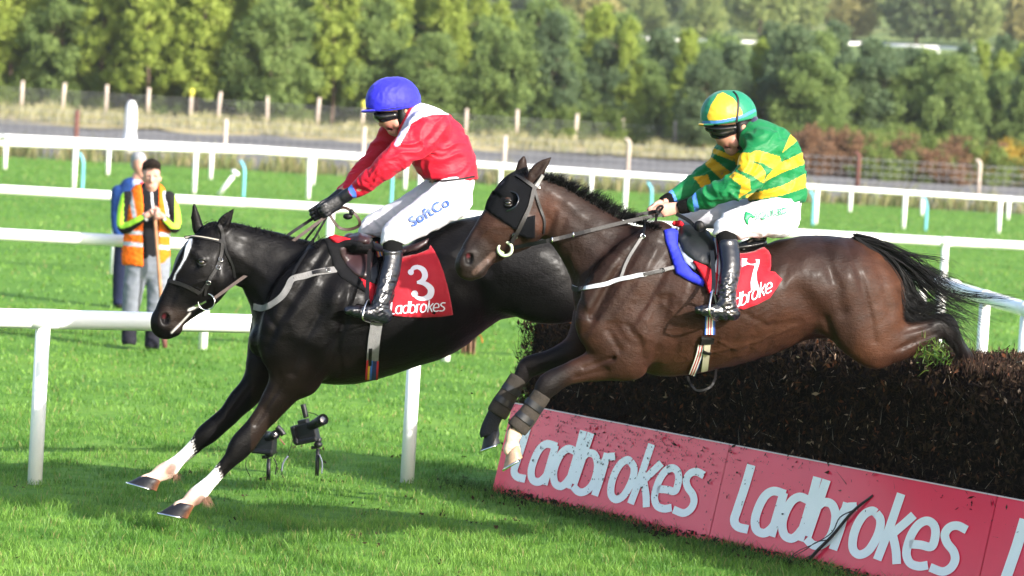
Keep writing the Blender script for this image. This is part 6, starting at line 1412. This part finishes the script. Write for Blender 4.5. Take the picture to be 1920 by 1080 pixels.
sk = lambda px, py, w: mixc(mixc(np.tile([.46, .26, .2], (len(px), 1)), (.48, .17, .13), .6 * (sm(near(px, py, [(277, 341), (278, 343)]), 6, 2) + sm(near(px, py, [(293, 341), (294, 343)]), 6, 2))), (.05, .03, .025), np.clip(sm(near(px, py, [(274, 330.5), (281, 330)]), 1.8, .7) + sm(near(px, py, [(288, 330), (295, 331)]), 1.8, .7), 0, 1) * .8)
fc = [([(284, 322, 0, 16, .088), (284, 332, .01, 15.5, .085)], .02), ([(284.5, 342, .03, 13.5, .06), (285, 350, .045, 10, .045), (285, 354, .05, 7, .03)], .02), ([(284, 331, .09, 2.6, .014), (284.5, 340, .108, 3.4, .016)], .008), ([(280, 348, .078, 3, .01), (285, 349.5, .086, 3.5, .01), (290, 348, .078, 3, .01)], .006), ([(284, 328, .078, 12, .012)], .01), ([(267.5, 334, -.005, 2.6, .018), (268, 339, -.005, 2, .014)], .006), ([(301, 334, -.005, 2.6, .018), (300.5, 339, -.005, 2, .014)], .006)]
bodyc = fc + [([(284, 352, 0, 11, .058), (283, 366, 0, 13, .062)], .02)] + [(slim(c, .8), .02) for c in (tor, la, ra, ll, rl)]
eman = man('young steward in an orange vest leaning on a wooden pole', P(275, 650, DM), DM, (205, 292, 352, 664), (bodyc, [([(279, 331.5, .098, 3.2, .014)], .008), ([(290.5, 331.5, .098, 3.2, .014)], .008), ([(281, 346.2, .1, 2, .012), (289, 346.2, .1, 2, .012)], .003)], sk), [
    ('jacket', [(tor, .02), (la, .02), (ra, .02), ([(282, 362, 0, 16, .075), (281, 370, 0, 24, .09)], .02)], [([(284, 350, .03, 12, .07)], .01), ([(277, 526, 0, 40, .3)], .01)],
     lambda px, py, w: mixc(mixc(np.tile([.01, .01, .012], (len(px), 1)), (.42, .78, .06), ((((px < 232 - .0 * py) & (py < 425)) | ((px > 328) & (py < 420)) | (near(px, py, [(228, 424), (240, 421), (264, 408)]) < 5) | (near(px, py, [(333, 424), (322, 424), (312, 414)]) < 5)).astype(float))), (.7, .7, .72), np.maximum(sm(near(px, py, [(284.5, 362), (287, 392)]), 2.2, 1.2) * (w > .05), (sm(near(px, py, [(270, 401), (275, 412)]), 3, 2) + sm(near(px, py, [(305, 404), (309, 411)]), 3, 2)) * (w > .12)).clip(0, 1)), .003, 71, .0085),
    ('trousers', [(ll, .03), (rl, .03), ([(278, 484, 0, 37, .118), (278, 496, 0, 36, .115)], .03)], [([(278, 436, 0, 44, .3)], .005)], lambda px, py, w: np.tile([.17, .185, .22], (len(px), 1)), .006, 72, .0085),
    ('boot', [([(243, 600, 0, 15, .066), (242, 622, 0, 14, .06), (242, 636, .02, 14.5, .075), (242, 641, .06, 13.5, .09)], .02)], [([(242, 664, 0, 20, .4)], .004)], lambda px, py, w: np.tile([.014, .014, .02], (len(px), 1)), .002, 73, .0085),
    ('boot', [([(287, 602, 0, 15, .066), (286, 628, 0, 14, .06), (285, 644, .02, 14.5, .075), (285, 649, .06, 13.5, .09)], .02)], [([(285, 672, 0, 20, .4)], .004)], lambda px, py, w: np.tile([.014, .014, .02], (len(px), 1)), .002, 74, .0085),
    ('hair', [([(284, 314, -.012, 17, .092), (284, 322, -.03, 17, .08)], .02), ([(274, 309, .03, 8, .04), (284, 306.5, .035, 9, .045), (294, 310, .03, 8, .04)], .01)], [([(284, 333, .11, 15, .075), (284, 345, .06, 18, .1)], .012)], lambda px, py, w: np.tile([.012, .008, .006], (len(px), 1)), .004, 75, .007)])
HP_ = []
for _ in range(900):
    a = rng.uniform(0, 6.28); rr = math.sqrt(rng.random()); x = 284 + 15.5 * rr * math.cos(a); w = .09 * rr * math.sin(a); y = 318 - 16.5 * math.sqrt(max(0, 1 - rr * rr)) + 3
    HP_.append(([P(x, y, DM - w), P(x + rng.normal(1, 1.2), y - rng.uniform(1, 3.2), DM - w - .01), P(x + rng.normal(2, 2), y - rng.uniform(1.5, 5), DM - w - rng.uniform(0, .03))], .0035))
hairs(HP_, None, 'hair_strands', mat('brown_hair', (.022, .014, .010), .6, .2), eman)
# orange vest: two front panels and back as a shell over the jacket
s = Solid((205, 345, 352, 505), -.3, .3, lambda px: DM + 0 * np.asarray(px, float), DM, .0075)
s.add([(278, 374, 0, 36, .118), (278, 400, 0, 42, .142), (276, 440, 0, 43, .145), (273, 482, 0, 45, .142)], .02); s.cut([(281, 345, .08, 17, .2), (283, 380, .13, 15, .09), (283, 430, .15, 16, .1), (283, 500, .15, 15, .1)], .008)
s.cut([(222, 376, 0, 10, .2), (222, 400, 0, 8, .2)], .01); s.cut([(335, 376, 0, 10, .2), (335, 400, 0, 8, .2)], .01); s.cut([(240, 514, 0, 18, .4), (275, 516, 0, 18, .4), (340, 506, 0, 20, .4)], .006)
def vest(px, py, w):
    c = np.tile([.85, .15, .01], (len(px), 1)); k = (np.abs(py - 438 - .06 * (px - 280)) < 3.5) | (np.abs(py - 461 - .10 * (px - 280)) < 4) | (near(px, py, [(244, 362), (252, 405)]) < 4) | (near(px, py, [(309, 362), (316, 405)]) < 4); c[k] = (.42, .44, .50); return c
grow(s, 'vest', CLO, eman, vest, lambda V, px, py, w: wr(V, px, py, w, .004, .11, (1, 1.2, 1), 77))
s = Solid((262, 380, 318, 424), .1, .36, lambda px: DM + 0 * np.asarray(px, float), DM, .0055)
hand(s, (274, 404), (292, 388), (294, 402), (.5, .85), 13, .235, -1, 7.5, 2.0, .006); hand(s, (306, 406), (297, 397), (297, 410), (-.9, .2), 12, .25, -1, 7.0, 1.9, .006)
grow(s, 'hands', SKIN, eman, lambda px, py, w: np.tile([.5, .27, .22], (len(px), 1)))
PW = mat('pole_wood', (.34, .17, .09), .7, .2, var=.25, vs=12)
e = empty('wooden_pole', P(309, 652, DM - .2), 'wooden tool pole held upright by the steward', 'pole')
mb = MB(); mb.tube([P(290.5, 406, DM - .235), P(299, 520, DM - .22), P(308, 640, DM - .2)], [.017, .018, .019], 10); mb.build('shaft', PW, e); mb = MB(); mb.tube([P(307.6, 632, DM - .2), P(309.5, 652, DM - .2)], [.03, .022], 8); mb.build('tool_head', RW, e)
DN = 38.4
t2 = [(247, 356, 0, 24, .1), (243, 385, 0, 30, .14), (242, 425, 0, 30, .14), (243, 450, 0, 30, .135)]
a2 = [(222, 360, 0, 13, .07), (218, 395, .02, 10.5, .06), (219, 425, .06, 9.5, .05), (226, 452, .1, 7, .04)]; a3 = [(270, 362, 0, 12, .07), (276, 395, .02, 10, .06), (276, 425, .06, 9, .05), (270, 452, .1, 7, .04)]
l2 = [(232, 462, 0, 18, .09), (226, 510, 0, 14.5, .08), (223, 560, 0, 12, .06), (223, 572, .02, 11, .09)]; l3 = [(256, 462, 0, 18, .09), (252, 510, 0, 14.5, .08), (250, 560, 0, 12, .06), (250, 573, .02, 11, .09)]
fc2 = [([(261, 304, 0, 13.5, .088), (262, 312, .01, 13, .084)], .02), ([(264, 320, .03, 11, .06), (266, 328, .04, 7, .04)], .02), ([(268, 312, .085, 2, .012), (270, 318, .1, 2.6, .014)], .008), ([(250.5, 314, 0, 2.4, .016)], .006), ([(258, 330, 0, 9.5, .058), (254, 344, 0, 11, .062)], .02)]
man('older grey haired man in a blue suit standing behind the steward', P(236, 575, DN), DN, (198, 280, 296, 584), (fc2 + [(slim(c, .8), .02) for c in (t2, a2, a3, l2, l3)], [([(266, 311, .092, 2.4, .012)], .006)], lambda px, py, w: mixc(np.tile([.46, .24, .18], (len(px), 1)), (.01, .01, .012), (py > 560).astype(float))), [
    ('suit_jacket', [(t2, .02), (a2, .02), (a3, .02)], [([(262, 342, .12, 7, .1), (263, 372, .15, 3.5, .06)], .006), ([(242, 482, 0, 40, .3)], .006)], lambda px, py, w: np.tile([.014, .045, .17], (len(px), 1)), .004, 81, .0095),
    ('shirt', [([(256, 346, .02, 13, .085), (261, 372, .05, 9, .09)], .02)], [([(259, 332, .02, 9.5, .075)], .01)], lambda px, py, w: mixc(np.tile([.42, .48, .68], (len(px), 1)), (.62, .02, .05), ((near(px, py, [(265, 344), (266, 375)]) < 4) & (w > .03)).astype(float)), 0, 82, .0085),
    ('trousers', [(l2, .02), (l3, .02), ([(243, 455, 0, 28, .125)], .02)], [([(223, 584, 0, 14, .3)], .004), ([(250, 584, 0, 14, .3)], .004)], lambda px, py, w: np.tile([.012, .016, .04], (len(px), 1)), .003, 83, .0095),
    ('hair', [([(260, 298, -.012, 14.5, .094), (258, 308, -.03, 13.5, .085)], .02)], [([(264, 314, .1, 13, .085), (265, 326, .04, 15, .1)], .01)], lambda px, py, w: np.tile([.28, .28, .3], (len(px), 1)), .003, 84, .0075)])
# dark figure mostly hidden behind the green jockey
# ---------------------------------------------------------------- remote cameras on the grass
CB = mat('camera_black', (.008, .008, .010), .42, .4, bump=.2, bs=200); CG = mat('lens_glass', (.01, .012, .02), .05, .9, coat=1, coatr=.02); CT = mat('camera_strap', (.16, .17, .22), .7); PINK = mat('camera_trim', (.3, .05, .08), .5)
def photo_camera(label, D, base, body, lens, post, extra, r):
    e = empty('remote_camera', P(*base, D), label, 'camera', 'remote cameras on short posts')
    (bx, by, bw, bh, ang) = body; c = P(bx, by, D); ca, sa = math.cos(ang), math.sin(ang); ax = CR * ca - CU * sa; az = CR * sa + CU * ca; ay = CF; k = D / FPX
    ax = ax * .93 - ay * .36; ax /= np.linalg.norm(ax); ay = np.cross(az, ax); A3 = (ax, ay, az)
    s = MB(); s.box(c, (bw * k, .07, bh * k), A3); s.box(c + az * bh * k * .56, (bw * k * .42, .06, bh * k * .3), A3); s.box(c - ax * bw * k * .42 - ay * .03, (bw * k * .2, .05, bh * k * .95), A3)
    o = s.build('body', CB, e, False); bv_ = o.modifiers.new('round', 'BEVEL'); bv_.width = .008; bv_.segments = 2
    s = MB(); s.box(c - az * bh * k * .42 + ay * -.01, (bw * k * .98, .075, bh * k * .28), A3); o = s.build('battery_grip', CB, e, False); bv_ = o.modifiers.new('round', 'BEVEL'); bv_.width = .01; bv_.segments = 2
    l0 = P(*lens[0], D - .02); l1 = P(*lens[1], D - .15); d = (l1 - l0) / np.linalg.norm(l1 - l0); L = np.linalg.norm(l1 - l0)
    s = MB(); s.tube([l0, l0 + d * L * .35, l0 + d * L * .36, l0 + d * L * .62, l0 + d * L * .63, l0 + d * L], [r * .8, r * .8, r * .9, r * .9, r * .97, r], 20); lo = s.build('lens', CB, e)
    s = MB(); s.tube([l1 - d * .004, l1 + d * .012], [r * 1.02, r * 1.04], 20, False); s.tube([l1 + d * .012, l1 + d * .002], [r * 1.04, r * .84], 20, False); s.build('lens_hood', RUB, lo)
    s = MB(); s.tube([l1 + d * .001, l1 + d * .004], [r * .84, r * .5], 20); s.build('front_glass', CG, lo)
    q0, q1 = P(*post[0], D), P(*post[1], D); s = MB(); s.tube([q0, lerp(q0, q1, .5), q1], [.012, .014, .014], 10); s.build('post', CB, e)
    s = MB(); s.ball(q0 + (0, 0, .03), (.03, .03, .022), 12, 8); s.tube([q0 + (0, 0, .035), q0 + (0, 0, .075)], [.018, .024], 10); s.tube([q0 + (0, 0, .01) - CR * .045, q0 + (0, 0, .01)], [.012, .009], 8); s.build('ball_head', CB, e)
    for nm, pts, rad, m in extra:
        s = MB(); s.tube(cr([P(x, y, D - w) for x, y, w in pts], 5), rad, 6, True, .35 if nm == 'strap' else None); s.build(nm, m, e)
    return e
photo_camera('black camera on a short post with its long lens pointing up right', 21.75, (594, 893), (574, 811, 46, 36, -.22), ((581, 800), (605, 787)), ((596, 842), (594, 892)),
    [('strap', [(556, 797, .02), (548, 828, .03), (540, 855, .04)], .006, RUB), ('strap', [(540, 855, .04), (531, 868, .04), (528, 884, .04)], .016, CT), ('strap', [(528, 884, .04), (530, 893, .03), (536, 896, .02)], .007, RUB), ('strap', [(599, 852, .02), (604, 868, .02), (603, 888, .02)], .013, CT), ('flash_trigger', [(568, 758, 0), (571, 770, 0), (574, 783, 0)], .02, CB), ('cable', [(578, 773, .02), (590, 776, .05), (597, 780, .08)], .003, RUB)], .036)
photo_camera('black camera on a short post, half hidden by the black horse foreleg', 21.35, (504, 900), (496, 832, 44, 34, .05), ((500, 822), (516, 815)), ((504, 860), (503, 900)),
    [('flash_trigger', [(519, 800, .02), (527, 808, .02), (532, 816, .02)], .02, CB), ('cable', [(524, 822, .02), (529, 828, .02), (534, 834, .02)], .003, PINK), ('cable', [(513, 858, .02), (519, 872, .02), (516, 890, .02)], .004, RUB), ('cable', [(462, 862, .02), (461, 876, .02), (470, 895, .02)], .003, RUB)], .028)
